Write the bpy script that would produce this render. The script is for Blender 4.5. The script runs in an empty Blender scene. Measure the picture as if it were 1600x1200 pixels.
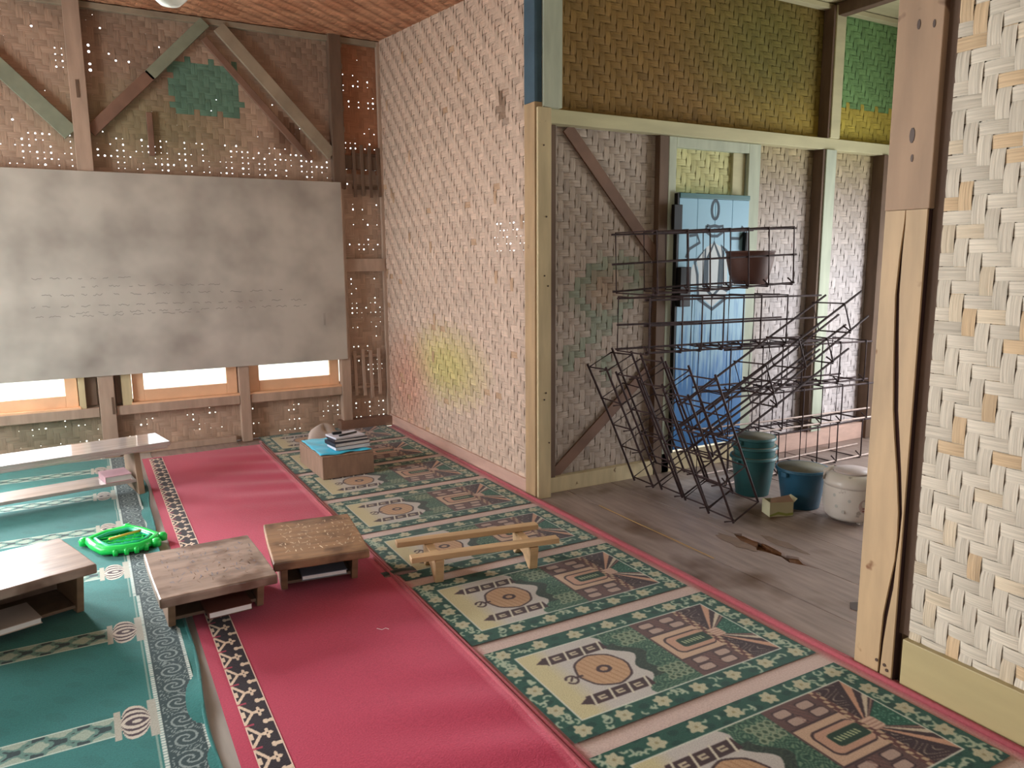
import bpy, bmesh, math, random
import numpy as np
from mathutils import Vector, Matrix
random.seed(7); rng = np.random.default_rng(7)
SC = bpy.context.scene
COL = SC.collection
PI = math.pi

# ------------------------------------------------------------------ camera
cam = bpy.data.cameras.new('camera'); camo = bpy.data.objects.new('camera', cam); COL.objects.link(camo)
cam.sensor_fit = 'HORIZONTAL'; cam.sensor_width = 36.0
cam.lens = 1185.94 / 1600 * 36.0
cam.clip_start = 0.05; cam.clip_end = 200
YAW, PITCH, ROLL = math.radians(29.33), math.radians(9.24), math.radians(-0.407)
fw = Vector((math.sin(YAW)*math.cos(PITCH), math.cos(YAW)*math.cos(PITCH), -math.sin(PITCH)))
rt = Vector((math.cos(YAW), -math.sin(YAW), 0)); up = rt.cross(fw)
rt2 = rt*math.cos(ROLL) + up*math.sin(ROLL); up2 = up*math.cos(ROLL) - rt*math.sin(ROLL)
camo.matrix_world = Matrix(((rt2.x, up2.x, -fw.x, 0), (rt2.y, up2.y, -fw.y, 0), (rt2.z, up2.z, -fw.z, 1.45), (0, 0, 0, 1)))
SC.camera = camo

# ------------------------------------------------------------------ world, lights, exposure
w = bpy.data.worlds.new('overcast_sky'); SC.world = w; w.use_nodes = True
bg = w.node_tree.nodes['Background']; bg.inputs[0].default_value = (0.93, 0.97, 1.0, 1); bg.inputs[1].default_value = 4.0
def area(name, loc, direction, sx, sy, power, col=(1, 1, 1)):
    l = bpy.data.lights.new(name, 'AREA'); l.shape = 'RECTANGLE'; l.size = sx; l.size_y = sy
    l.energy = power; l.color = col
    o = bpy.data.objects.new(name, l); COL.objects.link(o); o.location = loc
    o.rotation_euler = Vector(direction).to_track_quat('-Z', 'Z').to_euler()
    return o
area('fill_left_opening', (-2.45, 4.5, 1.3), (1, 0, -0.12), 1.8, 1.2, 95, (0.93, 0.97, 1.0))  # fill light through an unseen opening added in the left wall
area('fill_near_opening', (0.3, -1.7, 1.2), (0, 1, 0), 1.0, 1.8, 8, (1.0, 0.97, 0.92))  # weak fill from behind the camera, through an added unseen opening
area('daylight_side_room', (5.95, 2.3, 1.15), (-1, 0, 0.05), 2.2, 1.5, 90, (0.93, 0.96, 1.0))
area('fill_far_windows', (-1.5, 6.75, 1.15), (0.35, -1, -0.35), 1.7, 1.3, 900, (0.95, 0.98, 1.0))  # strong lamp added beyond the far-left windows to brighten floor and bench
vs = SC.view_settings; vs.view_transform = 'Standard'; vs.look = 'None'; vs.exposure = 0.08; vs.gamma = 1.0
vs.use_curve_mapping = False

# ------------------------------------------------------------------ helpers
def lin(c):
    c = np.asarray(c, float) / 255.0
    return np.where(c <= 0.04045, c/12.92, ((c+0.055)/1.055)**2.4)
def L4(c): return (*[float(v) for v in lin(c)], 1.0)
MATS = {}
def nodes(name):
    m = bpy.data.materials.new(name); m.use_nodes = True
    nt = m.node_tree; b = nt.nodes['Principled BSDF']
    MATS[name] = m
    return m, nt, b
def nd(nt, t, **kw):
    n = nt.nodes.new(t)
    for k, v in kw.items(): setattr(n, k, v)
    return n
def plain(name, col, rough=0.7, var=0.12, scale=8.0, bump=0.0, stretch=(1, 1, 1), metal=0.0, spec=0.5, spots=None, coords='Object', bscale=None):
    m, nt, b = nodes(name)
    tc = nd(nt, 'ShaderNodeTexCoord'); mp = nd(nt, 'ShaderNodeMapping'); mp.inputs['Scale'].default_value = stretch
    nt.links.new(tc.outputs[coords], mp.inputs[0])
    n = nd(nt, 'ShaderNodeTexNoise'); n.inputs['Scale'].default_value = scale; n.inputs['Detail'].default_value = 6
    nt.links.new(mp.outputs[0], n.inputs['Vector'])
    rp = nd(nt, 'ShaderNodeValToRGB')
    c = lin(col)
    rp.color_ramp.elements[0].position = 0.3; rp.color_ramp.elements[1].position = 0.7
    rp.color_ramp.elements[0].color = (*[float(x) for x in c*(1-var)], 1); rp.color_ramp.elements[1].color = (*[float(min(1, x)) for x in c*(1+var)], 1)
    nt.links.new(n.outputs['Fac'], rp.inputs[0])
    src = rp.outputs[0]
    if spots:
        n2 = nd(nt, 'ShaderNodeTexNoise'); n2.inputs['Scale'].default_value = spots[1]; n2.inputs['Detail'].default_value = 3
        nt.links.new(tc.outputs[coords], n2.inputs['Vector'])
        r2 = nd(nt, 'ShaderNodeValToRGB'); r2.color_ramp.elements[0].position = spots[2]; r2.color_ramp.elements[1].position = spots[2]+spots[3]
        nt.links.new(n2.outputs['Fac'], r2.inputs[0])
        mx = nd(nt, 'ShaderNodeMixRGB'); mx.inputs[2].default_value = L4(spots[0])
        nt.links.new(r2.outputs[0], mx.inputs[0]); nt.links.new(src, mx.inputs[1]); src = mx.outputs[0]
    nt.links.new(src, b.inputs['Base Color'])
    b.inputs['Roughness'].default_value = rough; b.inputs['Metallic'].default_value = metal
    b.inputs['Specular IOR Level'].default_value = spec
    if name.startswith('carpet'): b.inputs['Sheen Weight'].default_value = 0.25; b.inputs['Sheen Roughness'].default_value = 0.35
    if bump:
        bn = nd(nt, 'ShaderNodeBump'); bn.inputs['Strength'].default_value = bump; bn.inputs['Distance'].default_value = 0.004
        n3 = n
        if bscale:
            n3 = nd(nt, 'ShaderNodeTexNoise'); n3.inputs['Scale'].default_value = bscale; nt.links.new(mp.outputs[0], n3.inputs['Vector'])
        nt.links.new(n3.outputs['Fac'], bn.inputs['Height']); nt.links.new(bn.outputs[0], b.inputs['Normal'])
    return m
def vcol(name, rough=0.85, grain=0.18, scale=60.0, stretch=(1, 1, 1), bump=0.25, coords='Object', ribs=0.0, spec=0.3, sheen=0.0):
    m, nt, b = nodes(name)
    at = nd(nt, 'ShaderNodeAttribute'); at.attribute_name = 'Col'
    tc = nd(nt, 'ShaderNodeTexCoord'); mp = nd(nt, 'ShaderNodeMapping'); mp.inputs['Scale'].default_value = stretch
    nt.links.new(tc.outputs[coords], mp.inputs[0])
    n = nd(nt, 'ShaderNodeTexNoise'); n.inputs['Scale'].default_value = scale; n.inputs['Detail'].default_value = 4
    nt.links.new(mp.outputs[0], n.inputs['Vector'])
    rp = nd(nt, 'ShaderNodeMapRange'); rp.inputs[1].default_value = 0.3; rp.inputs[2].default_value = 0.7
    rp.inputs[3].default_value = 1-grain; rp.inputs[4].default_value = 1+grain
    nt.links.new(n.outputs['Fac'], rp.inputs[0])
    mx = nd(nt, 'ShaderNodeVectorMath', operation='SCALE')
    nt.links.new(at.outputs['Color'], mx.inputs[0]); nt.links.new(rp.outputs[0], mx.inputs['Scale'])
    nt.links.new(mx.outputs[0], b.inputs['Base Color'])
    b.inputs['Roughness'].default_value = rough; b.inputs['Specular IOR Level'].default_value = spec
    if name.startswith('carpet'): b.inputs['Sheen Weight'].default_value = 0.25; b.inputs['Sheen Roughness'].default_value = 0.35
    h = n.outputs['Fac']
    bn = nd(nt, 'ShaderNodeBump'); bn.inputs['Strength'].default_value = bump; bn.inputs['Distance'].default_value = 0.003
    nt.links.new(h, bn.inputs['Height']); nt.links.new(bn.outputs[0], b.inputs['Normal'])
    return m

# wood / painted / plastic / cloth materials
plain('post_tan', (172, 144, 108), 0.65, 0.16, 5, 0.25, (3, 3, 0.5), spots=((120, 80, 45), 9, 0.68, 0.05))
plain('post_brown', (148, 120, 94), 0.7, 0.14, 5, 0.2, (3, 3, 0.6), spots=((90, 60, 40), 7, 0.66, 0.06))
plain('post_pale', (196, 178, 140), 0.7, 0.14, 6, 0.2, (3, 3, 0.5), spots=((110, 85, 55), 12, 0.69, 0.04))
plain('beam_green', (190, 183, 146), 0.7, 0.12, 4, 0.2, (0.6, 3, 3))
plain('beam_mint', (178, 184, 164), 0.7, 0.12, 6, 0.2, (3, 3, 0.6))
plain('post_dark', (104, 82, 66), 0.75, 0.2, 6, 0.2, (3, 3, 0.6))
plain('post_grey', (170, 146, 128), 0.75, 0.16, 6, 0.25, (3, 3, 0.5))
plain('brace_red', (122, 92, 76), 0.75, 0.2, 6, 0.2)
plain('brace_green', (132, 138, 118), 0.75, 0.2, 6, 0.2)
plain('brace_pale', (150, 136, 116), 0.75, 0.2, 6, 0.2)
plain('trim_pink', (200, 165, 150), 0.7, 0.12, 7, 0.2, (1, 0.5, 3))
plain('trim_olive', (164, 148, 106), 0.5, 0.12, 3, 0.15, (1, 0.6, 3), spots=((120, 90, 60), 10, 0.72, 0.03))
plain('blue_paint', (62, 88, 104), 0.6, 0.15, 8)
plain('sash_orange', (226, 180, 142), 0.5, 0.1, 6, 0.1)
plain('floor_wood', (150, 132, 124), 0.42, 0.22, 5, 0.3, (6, 0.7, 1), spots=((92, 66, 46), 2.2, 0.56, 0.16))
plain('floor_pale', (168, 160, 152), 0.35, 0.15, 5, 0.2, (6, 0.7, 1))
plain('crack_dark', (52, 26, 20), 0.9, 0.2, 8)
plain('straw', (190, 150, 90), 0.6, 0.1)
plain('stain_brown', (126, 104, 90), 0.8, 0.2, 12)
plain('rot', (112, 74, 44), 0.95, 0.35, 30, 0.6)
plain('desk_grey', (150, 128, 114), 0.33, 0.24, 5, 0.35, (0.8, 5, 5), spots=((104, 80, 66), 5, 0.52, 0.12))
plain('desk_brown', (140, 106, 76), 0.42, 0.25, 6, 0.4, (0.8, 5, 5), spots=((92, 64, 42), 6, 0.52, 0.12))
plain('desk_side', (126, 98, 74), 0.6, 0.2, 6, 0.3, (1, 1, 4))
plain('bench_wood', (178, 168, 162), 0.09, 0.15, 5, 0.04, (0.8, 5, 5))
plain('bench_leg', (150, 124, 102), 0.6, 0.2, 6, 0.2)
plain('stool_wood', (190, 156, 116), 0.6, 0.18, 6, 0.3, (0.7, 4, 4))
plain('box_wood', (150, 122, 104), 0.65, 0.16, 9, 0.3, (3, 3, 1))
plain('carve', (226, 208, 180), 0.8, 0.1)
plain('paper', (226, 224, 222), 0.8, 0.04)
plain('cover_dark', (40, 40, 52), 0.4, 0.2)
plain('cover_grey', (120, 124, 138), 0.5, 0.1)
plain('cover_white', (206, 208, 220), 0.45, 0.06)
plain('cover_pink', (196, 150, 160), 0.5, 0.08)
plain('cover_brown', (104, 60, 50), 0.5, 0.08)
plain('pen_black', (24, 24, 28), 0.3, 0.05)
plain('cyan_cloth', (70, 200, 236), 0.45, 0.1, 5, 0.2)
plain('bag_grey', (186, 170, 160), 0.8, 0.1, 6)
plain('toy_green', (38, 216, 92), 0.28, 0.08, 4)
plain('toy_teal', (34, 176, 138), 0.3, 0.08, 4)
plain('toy_orange', (226, 186, 70), 0.4, 0.05)
plain('rebar', (60, 42, 42), 0.75, 0.35, 40, 0.3, metal=0.25)
plain('rebar_light', (170, 150, 140), 0.6, 0.2, 40, 0.2, metal=0.3)
plain('pot_brown', (92, 60, 50), 0.6, 0.15, 8)
plain('bucket_green', (52, 104, 106), 0.4, 0.12, 6)
plain('bucket_blue', (44, 96, 124), 0.4, 0.12, 6)
plain('bucket_in', (90, 84, 66), 0.8, 0.2, 9)
plain('cooker_white', (222, 214, 204), 0.32, 0.05, 5, spots=((170, 160, 150), 14, 0.68, 0.05))
plain('cooker_lid', (206, 190, 186), 0.35, 0.05, 5)
plain('decal_pink', (196, 176, 172), 0.6, 0.05); plain('decal_red', (150, 90, 86), 0.6, 0.05); plain('decal_grey', (190, 190, 182), 0.6, 0.05)
plain('carton', (198, 194, 160), 0.6, 0.06, 8); plain('carton_green', (150, 160, 84), 0.6, 0.08, 8); plain('carton_in', (150, 120, 100), 0.8, 0.1, 8)
plain('black_metal', (26, 26, 28), 0.45, 0.1, metal=0.4)
plain('door_line', (78, 92, 104), 0.8, 0.08); plain('door_white', (208, 214, 216), 0.7, 0.06)
plain('nail', (70, 50, 38), 0.6, 0.1)
plain('board_line', (136, 132, 126), 0.7, 0.1)
plain('whiteboard', (184, 178, 168), 0.38, 0.06, 2.0, spots=((140, 133, 125), 2.6, 0.40, 0.4))
plain('gap_backing_dark', (104, 84, 64), 0.95, 0.2, 20)  # dark sheet colour that makes the weave gaps read as shade
plain('ground', (198, 202, 184), 0.9, 0.2, 0.6)
plain('grey_wall', (150, 130, 112), 0.9, 0.15, 4)
plain('bulb_glass', (240, 244, 232), 0.2, 0.01); plain('bulb_base', (220, 220, 214), 0.4, 0.02); plain('cord', (40, 38, 36), 0.6, 0.05)
plain('debris', (150, 140, 130), 0.8, 0.2, 20)
MATS['bench_wood'].node_tree.nodes['Principled BSDF'].inputs['IOR'].default_value = 1.7
m, nt, b = nodes('door_blue')
tc = nd(nt, 'ShaderNodeTexCoord'); mp = nd(nt, 'ShaderNodeMapping'); mp.inputs['Scale'].default_value = (14, 1, 1.2)
nt.links.new(tc.outputs['Object'], mp.inputs[0])
n = nd(nt, 'ShaderNodeTexNoise'); n.inputs['Scale'].default_value = 3; n.inputs['Detail'].default_value = 5; nt.links.new(mp.outputs[0], n.inputs['Vector'])
sp = nd(nt, 'ShaderNodeSeparateXYZ'); nt.links.new(tc.outputs['Object'], sp.inputs[0])
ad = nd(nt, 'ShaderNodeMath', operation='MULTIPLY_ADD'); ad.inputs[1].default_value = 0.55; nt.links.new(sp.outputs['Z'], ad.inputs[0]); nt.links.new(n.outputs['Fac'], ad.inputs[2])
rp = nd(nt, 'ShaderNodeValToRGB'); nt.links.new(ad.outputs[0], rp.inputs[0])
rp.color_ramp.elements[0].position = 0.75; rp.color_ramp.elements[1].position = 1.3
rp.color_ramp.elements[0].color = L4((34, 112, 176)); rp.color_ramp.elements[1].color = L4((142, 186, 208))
nt.links.new(rp.outputs[0], b.inputs['Base Color']); b.inputs['Roughness'].default_value = 0.5
m, nt, b = nodes('pane_glass')
tr = nd(nt, 'ShaderNodeBsdfTransparent'); gl = nd(nt, 'ShaderNodeBsdfGlossy'); gl.inputs['Roughness'].default_value = 0.05
mxs = nd(nt, 'ShaderNodeMixShader'); fr = nd(nt, 'ShaderNodeFresnel'); fr.inputs[0].default_value = 1.45
nt.links.new(fr.outputs[0], mxs.inputs[0]); nt.links.new(tr.outputs[0], mxs.inputs[1]); nt.links.new(gl.outputs[0], mxs.inputs[2])
nt.links.new(mxs.outputs[0], nt.nodes['Material Output'].inputs[0])
vcol('weave', 0.72, 0.2, 1.0, (7, 5, 1), 0.7, 'UV', spec=0.35)
vcol('carpet_print', 0.95, 0.16, 220, (1, 1, 1), 0.5, spec=0.1)
vcol('carpet_plain', 0.95, 0.12, 160, (1, 1, 1), 0.5, spec=0.1)

def mesh_obj(name, V, F, mat, parent=None, smooth=False, colors=None, uvs=None, bevel=0.0, loc=None):
    me = bpy.data.meshes.new(name)
    me.from_pydata([tuple(v) for v in V], [], [tuple(f) for f in F])
    if colors is not None:      # per-face colour, linear
        ca = me.color_attributes.new('Col', 'FLOAT_COLOR', 'CORNER')
        n = np.array([len(f) for f in F]); arr = np.ones((n.sum(), 4), np.float32); arr[:, :3] = np.repeat(np.asarray(colors, np.float32), n, axis=0)
        ca.data.foreach_set('color', arr.ravel())
    if uvs is not None:
        ul = me.uv_layers.new(name='UVMap'); idx = np.concatenate([np.asarray(f) for f in F]); ul.data.foreach_set('uv', np.asarray(uvs, np.float32)[idx].ravel())
    if smooth: me.polygons.foreach_set('use_smooth', [True]*len(me.polygons))
    me.materials.append(MATS[mat]); me.update()
    o = bpy.data.objects.new(name, me); COL.objects.link(o)
    if parent: o.parent = parent
    if loc is not None: o.location = loc
    if bevel:
        bv = o.modifiers.new('edge', 'BEVEL'); bv.width = bevel; bv.segments = 2; bv.limit_method = 'ANGLE'
    return o
class MB:
    def __init__(s): s.V = []; s.F = []
    def add(s, V, F):
        n = len(s.V); s.V += [tuple(v) for v in V]; s.F += [tuple(i+n for i in f) for f in F]; return s
    def box(s, x0, x1, y0, y1, z0, z1):
        return s.add([(x0,y0,z0),(x1,y0,z0),(x1,y1,z0),(x0,y1,z0),(x0,y0,z1),(x1,y0,z1),(x1,y1,z1),(x0,y1,z1)],
                     [(0,3,2,1),(4,5,6,7),(0,1,5,4),(1,2,6,5),(2,3,7,6),(3,0,4,7)])
    def prism(s, poly, z0, z1, axis='z'):
        n = len(poly)
        f = {'z': lambda a, b, c: (a, b, c), 'y': lambda a, b, c: (a, c, b), 'x': lambda a, b, c: (c, a, b)}[axis]
        V = [f(a, b, z0) for a, b in poly] + [f(a, b, z1) for a, b in poly]
        return s.add(V, [tuple(range(n-1, -1, -1)), tuple(range(n, 2*n))] + [(i, (i+1) % n, n+(i+1) % n, n+i) for i in range(n)])
    def bar(s, p, q, w, t, upv=(0, 0, 1)):        # rectangular bar from p to q, w across, t along the up vector
        p = Vector(p); q = Vector(q); d = (q-p).normalized(); a = d.cross(Vector(upv)).normalized(); u = a.cross(d)
        V = [c + a*sx*w/2 + u*sy*t/2 for c in (p, q) for sx, sy in ((-1,-1),(1,-1),(1,1),(-1,1))]
        return s.add(V, [(0,1,2,3),(7,6,5,4),(0,4,5,1),(1,5,6,2),(2,6,7,3),(3,7,4,0)])
    def tube(s, pts, r, n=6, closed=False):
        pts = [Vector(p) for p in pts]; V = []; m = len(pts)
        for i, p in enumerate(pts):
            a = pts[(i-1) % m] if (closed or i > 0) else p; c = pts[(i+1) % m] if (closed or i < m-1) else p
            d = (c-a).normalized(); h = Vector((0, 0, 1)) if abs(d.z) < 0.95 else Vector((1, 0, 0))
            x = d.cross(h).normalized(); y = d.cross(x)
            V += [p + (x*math.cos(2*PI*k/n) + y*math.sin(2*PI*k/n))*r for k in range(n)]
        F = []
        for i in range(m if closed else m-1):
            j = (i+1) % m
            F += [(i*n+k, i*n+(k+1) % n, j*n+(k+1) % n, j*n+k) for k in range(n)]
        if not closed: F += [tuple(range(n-1, -1, -1)), tuple(range((m-1)*n, m*n))]
        return s.add(V, F)
    def lathe(s, prof, n=32, cx=0, cy=0):
        V = []; F = []; m = len(prof)
        for r, z in prof: V += [(cx+r*math.cos(2*PI*k/n), cy+r*math.sin(2*PI*k/n), z) for k in range(n)]
        for i in range(m-1): F += [(i*n+k, i*n+(k+1) % n, (i+1)*n+(k+1) % n, (i+1)*n+k) for k in range(n)]
        if prof[0][0] > 1e-4: F.append(tuple(range(n-1, -1, -1)))
        return s.add(V, F)
    def ribbon(s, pts, w, nrm):                  # flat stroke lying on a plane with normal nrm
        pts = [Vector(p) for p in pts]; nrm = Vector(nrm); V = []
        for i, p in enumerate(pts):
            d = (pts[min(i+1, len(pts)-1)] - pts[max(i-1, 0)]).normalized(); a = d.cross(nrm).normalized()*w/2
            V += [p-a, p+a]
        return s.add(V, [(2*i, 2*i+1, 2*i+3, 2*i+2) for i in range(len(pts)-1)])
    def build(s, name, mat, parent=None, smooth=False, bevel=0.0): return mesh_obj(name, s.V, s.F, mat, parent, smooth, bevel=bevel)
def empty(name, loc=(0, 0, 0), rz=0):
    o = bpy.data.objects.new(name, None); COL.objects.link(o); o.location = loc; o.rotation_euler = (0, 0, rz); o.empty_display_size = 0.1
    return o
def tag(o, label, cat, group=None):
    o['label'] = label; o['category'] = cat
    if group: o['group'] = group
    return o
def struct(o, label=None, cat=None):
    o['kind'] = 'structure'
    if label: o['label'] = label
    if cat: o['category'] = cat
    return o
def part(name, mat, parent, x0, x1, y0, y1, z0, z1, bevel=0.003): return MB().box(x0, x1, y0, y1, z0, z1).build(name, mat, parent, bevel=bevel)

# ------------------------------------------------------------------ weave
P = 0.042
def weave(parent, O, U, V, N, nu, nv, colfn, amp=0.004, gap=0.485, mask=None, hole=None, sign=1, objects=True, seed=1, jit=0.09, name='bamboo_strip'):
    """2/2 twill of bamboo strips; every strip runs as one ribbon that dives over and under. O + i*P*U + j*P*V, N towards the viewer."""
    r = np.random.default_rng(seed)
    O, U, V, N = [np.asarray(a, float) for a in (O, U, V, N)]
    I, J = np.meshgrid(np.arange(nu), np.arange(nv), indexing='ij')
    over = ((I*sign + J) % 4) < 2                                # True: upright strip on top
    ok = np.ones((nu, nv), bool) if mask is None else ~mask((I+.5)*P, (J+.5)*P)
    H = np.zeros((nu+1, nv+1))
    if hole is not None:
        ii, jj = np.meshgrid(np.arange(nu+1), np.arange(nv+1), indexing='ij'); H = hole(ii*P, jj*P, r)
    allV, allF, allC, allU, nbase = [], [], [], [], 0
    for d in (0, 1):
        n1, n2 = (nu, nv) if d == 0 else (nv, nu)
        for i in range(n1):
            tone = 1 + r.normal(0, jit); ph = r.uniform(0, 50)
            ov = (over[i, :] if d == 0 else ~over[:, i]).astype(float)*2-1
            z = np.empty(2*n2+1); z[1::2] = ov*amp
            zb = np.concatenate([[ov[0]], (ov[1:]+ov[:-1])/2, [ov[-1]]])*amp; z[0::2] = zb
            t = np.arange(2*n2+1)*0.5*P
            hl = np.full(2*n2+1, gap*P); hr = hl.copy()
            if d == 0: hl[0::2] -= H[i, :]; hr[0::2] -= H[i+1, :]
            else: hl[0::2] -= H[:, i]; hr[0::2] -= H[:, i+1]
            c = (i+.5)*P + r.normal(0, 0.0006)
            m = 2*n2+1
            VV = np.empty((m, 3, 3))
            for k, (off, zz) in enumerate(((-hl, 0.0), (0*hl, 0.0011), (hr, 0.0))):
                a = c+off; z2 = z+zz
                if d == 0: VV[:, k] = O + a[:, None]*U + t[:, None]*V + z2[:, None]*N
                else: VV[:, k] = O + t[:, None]*U + a[:, None]*V + z2[:, None]*N
            okc = ok[i, :] if d == 0 else ok[:, i]
            if not okc.any(): continue
            fid = np.concatenate([[0], np.cumsum(ov[1:] != ov[:-1])])          # which float each crossing belongs to
            fl = r.normal(0, jit*0.75, n2)[fid]
            first = np.array([int(np.argmax(fid == k)) for k in fid])
            F, C = [], []
            cu = (np.full(n2, c), (np.arange(n2)+.5)*P) if d == 0 else ((np.arange(n2)+.5)*P, np.full(n2, c))
            base = lin(colfn(cu[0], cu[1], d, r)[first])
            base = base*np.clip(tone+fl, 0.55, 1.45)[:, None]
            for j in range(n2):
                if not okc[j]: continue
                for h in (2*j, 2*j+1):
                    for k in (0, 1):
                        q = (h*3+k, h*3+k+1, (h+1)*3+k+1, (h+1)*3+k)
                        F.append(q if d == 1 else q[::-1]); C.append(base[j])
            uv = np.empty((m, 3, 2)); uv[:, :, 0] = np.array([0, .5, 1])+ph; uv[:, :, 1] = (t[:, None]+ph)
            VV = VV.reshape(-1, 3); uv = uv.reshape(-1, 2)
            used = np.unique(np.array(F)); mp_ = -np.ones(len(VV), int); mp_[used] = np.arange(len(used))
            F = [tuple(mp_[list(f)]) for f in F]; VV = VV[used]; uv = uv[used]
            if objects: mesh_obj(name, VV, F, 'weave', parent, True, C, uv)
            else:
                allV.append(VV); allU.append(uv); allC += C; allF += [tuple(a+nbase for a in f) for f in F]; nbase += len(VV)
    if not objects:
        o = mesh_obj(name if name != 'bamboo_strip' else 'bamboo_weave', np.concatenate(allV), allF, 'weave', parent, True, allC, np.concatenate(allU)); o['kind'] = 'stuff'
        return o
def mixc(a, b, t):
    t = np.clip(t, 0, 1)[..., None]
    return np.asarray(a, float)*(1-t) + np.asarray(b, float)*t
def blob(u, v, cu, cv, ru, rv, soft=0.6):
    d = np.sqrt(((u-cu)/ru)**2 + ((v-cv)/rv)**2)
    return np.clip((1+soft-d)/(2*soft), 0, 1)

# ------------------------------------------------------------------ floor
fl = empty('floor'); struct(fl)
seams = [-2.6, -2.27, -1.95, -1.6, -1.27, -0.95, -0.62, -0.3, 0.02, 0.36, 0.68, 1.0, 1.32, 1.66, 1.98, 2.27, 2.585, 2.93, 3.25, 3.56, 3.9, 4.22, 4.55, 4.88, 5.2, 5.55, 5.95]
def wob(y, k): return 0.006*math.sin(y*3.1+k*1.7)+0.004*math.sin(y*7.3+k)
rotL = {2.25: 0, 2.31: .02, 2.38: .055, 2.45: .03, 2.52: .045, 2.6: .075, 2.68: .05, 2.76: .02, 2.82: 0}
rotR = {2.35: 0, 2.4: .03, 2.47: .02, 2.55: .04, 2.62: .05, 2.7: .03, 2.78: .035, 2.85: 0}
for i in range(len(seams)-1):
    a, b_ = seams[i], seams[i+1]; yend = 6.5 if b_ <= 2.3 else 3.98
    ys = sorted(set(np.round(np.arange(-1.75, yend+0.01, 0.35), 3)) | {yend} | (set(rotL) if b_ == 2.93 else set()) | (set(rotR) if a == 2.93 else set()))
    rgt = [(b_-0.0025+wob(y, i+1)-(rotL.get(y, 0) if b_ == 2.93 else 0), y) for y in ys]
    lft = [(a+0.0025+wob(y, i)+(rotR.get(y, 0) if a == 2.93 else 0), y) for y in ys]
    n = len(ys); dz = random.uniform(-0.0015, 0.0015)
    V = [(x, y, dz) for x, y in lft] + [(x, y, dz) for x, y in rgt] + [(x, y, -0.025) for x, y in lft] + [(x, y, -0.025) for x, y in rgt]
    F = []
    for k in range(n-1):
        F += [(k, n+k, n+k+1, k+1), (2*n+k, 2*n+k+1, 3*n+k+1, 3*n+k), (k, k+1, 2*n+k+1, 2*n+k), (n+k, 3*n+k, 3*n+k+1, n+k+1)]
    F += [(0, 2*n, 3*n, n), (n-1, 2*n-1, 4*n-1, 3*n-1)]
    mesh_obj('floor_plank', V, F, 'floor_pale' if 0 < b_ < 0.5 else 'floor_wood', fl)
# crumbling brown wood around the broken edge, and a knot hole near the post
for (cx, cy, sx, sy) in ((2.90, 2.72, .07, .12), (2.99, 2.55, .05, .12), (2.86, 2.48, .05, .13), (2.93, 2.36, .04, .08)):
    m_ = MB(); rr = random.Random(int(cx*1000))
    ring = [(cx+sx*math.cos(a)*rr.uniform(.6, 1.1), cy+sy*math.sin(a)*rr.uniform(.7, 1.1)) for a in np.linspace(0, 2*PI, 14, endpoint=False)]
    m_.prism(ring, -0.03, -0.010); m_.build('rotten_wood', 'rot', fl)
MB().box(2.7, 3.15, 2.15, 2.95, -.045, -.032).build('rotten_wood', 'rot', fl)  # sheet added under the hole to block the bright ground below
for (cx, cy, sx, sy, sd) in ((2.845, 2.70, .05, .16, 1), (3.03, 2.56, .035, .16, 2)):
    rr = random.Random(sd); MB().prism([(cx+sx*math.cos(a)*rr.uniform(.6, 1.1), cy+sy*math.sin(a)*rr.uniform(.75, 1.1)) for a in np.linspace(0, 2*PI, 16, endpoint=False)], .0020, .0026).build('wood_stain', 'stain_brown', fl)
MB().prism([(2.70, 1.87), (2.75, 1.885), (2.78, 1.93), (2.74, 1.95), (2.69, 1.91)], 0.0015, 0.0022).build('knot', 'nail', fl)
MB().prism([(2.585+wob(y, 0)*.4, y) for y in (3.55, 3.2, 2.9, 2.6)]+[(2.590+wob(y, 0)*.4, y) for y in (2.6, 2.9, 3.2, 3.55)], 0.0015, 0.003).build('straw', 'straw', fl)
g = MB().box(-30, 30, -20, 60, -0.9, -0.7).build('ground', 'ground'); struct(g)

# ------------------------------------------------------------------ far wall (behind the whiteboard)
YF = 6.45
wf = empty('wall_far'); struct(wf)
WIN = [(-1.25, -0.085, 0.40, 1.75), (-2.35, -1.37, 0.40, 1.75), (0.27, 1.045, 0.40, 1.75), (1.13, 1.89, 0.40, 1.75)]  # second entry is an unseen window added to brighten the far left
X0 = -2.5
def far_mask(u, v):
    x = u+X0; m = np.zeros_like(u, bool)
    for a, b_, c, d in WIN: m |= (x > a) & (x < b_) & (v > c) & (v < d)
    return m
def far_col(u, v, d, r):
    x = u+X0; c = np.tile(np.array([174., 148, 128]), (len(u), 1))
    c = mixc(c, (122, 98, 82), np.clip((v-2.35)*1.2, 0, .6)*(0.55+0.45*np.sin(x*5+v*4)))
    c = mixc(c, (120, 116, 82), 0.6*blob(x, v, .55, 2.45, .5, .25))
    c = mixc(c, (88, 126, 108), 0.9*((x > .69) & (x < 1.21) & (v > 2.55) & (v < 2.93)))
    c = mixc(c, (164, 108, 76), 0.8*((x > 2.0) & (v > 2.2)))
    c = mixc(c, (120, 118, 96), 0.7*blob(x, v, -.25, .2, .35, .2))
    c = mixc(c, (96, 66, 50), 0.8*blob(x, v, 1.55, 2.45, .1, .12))
    return c
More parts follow.
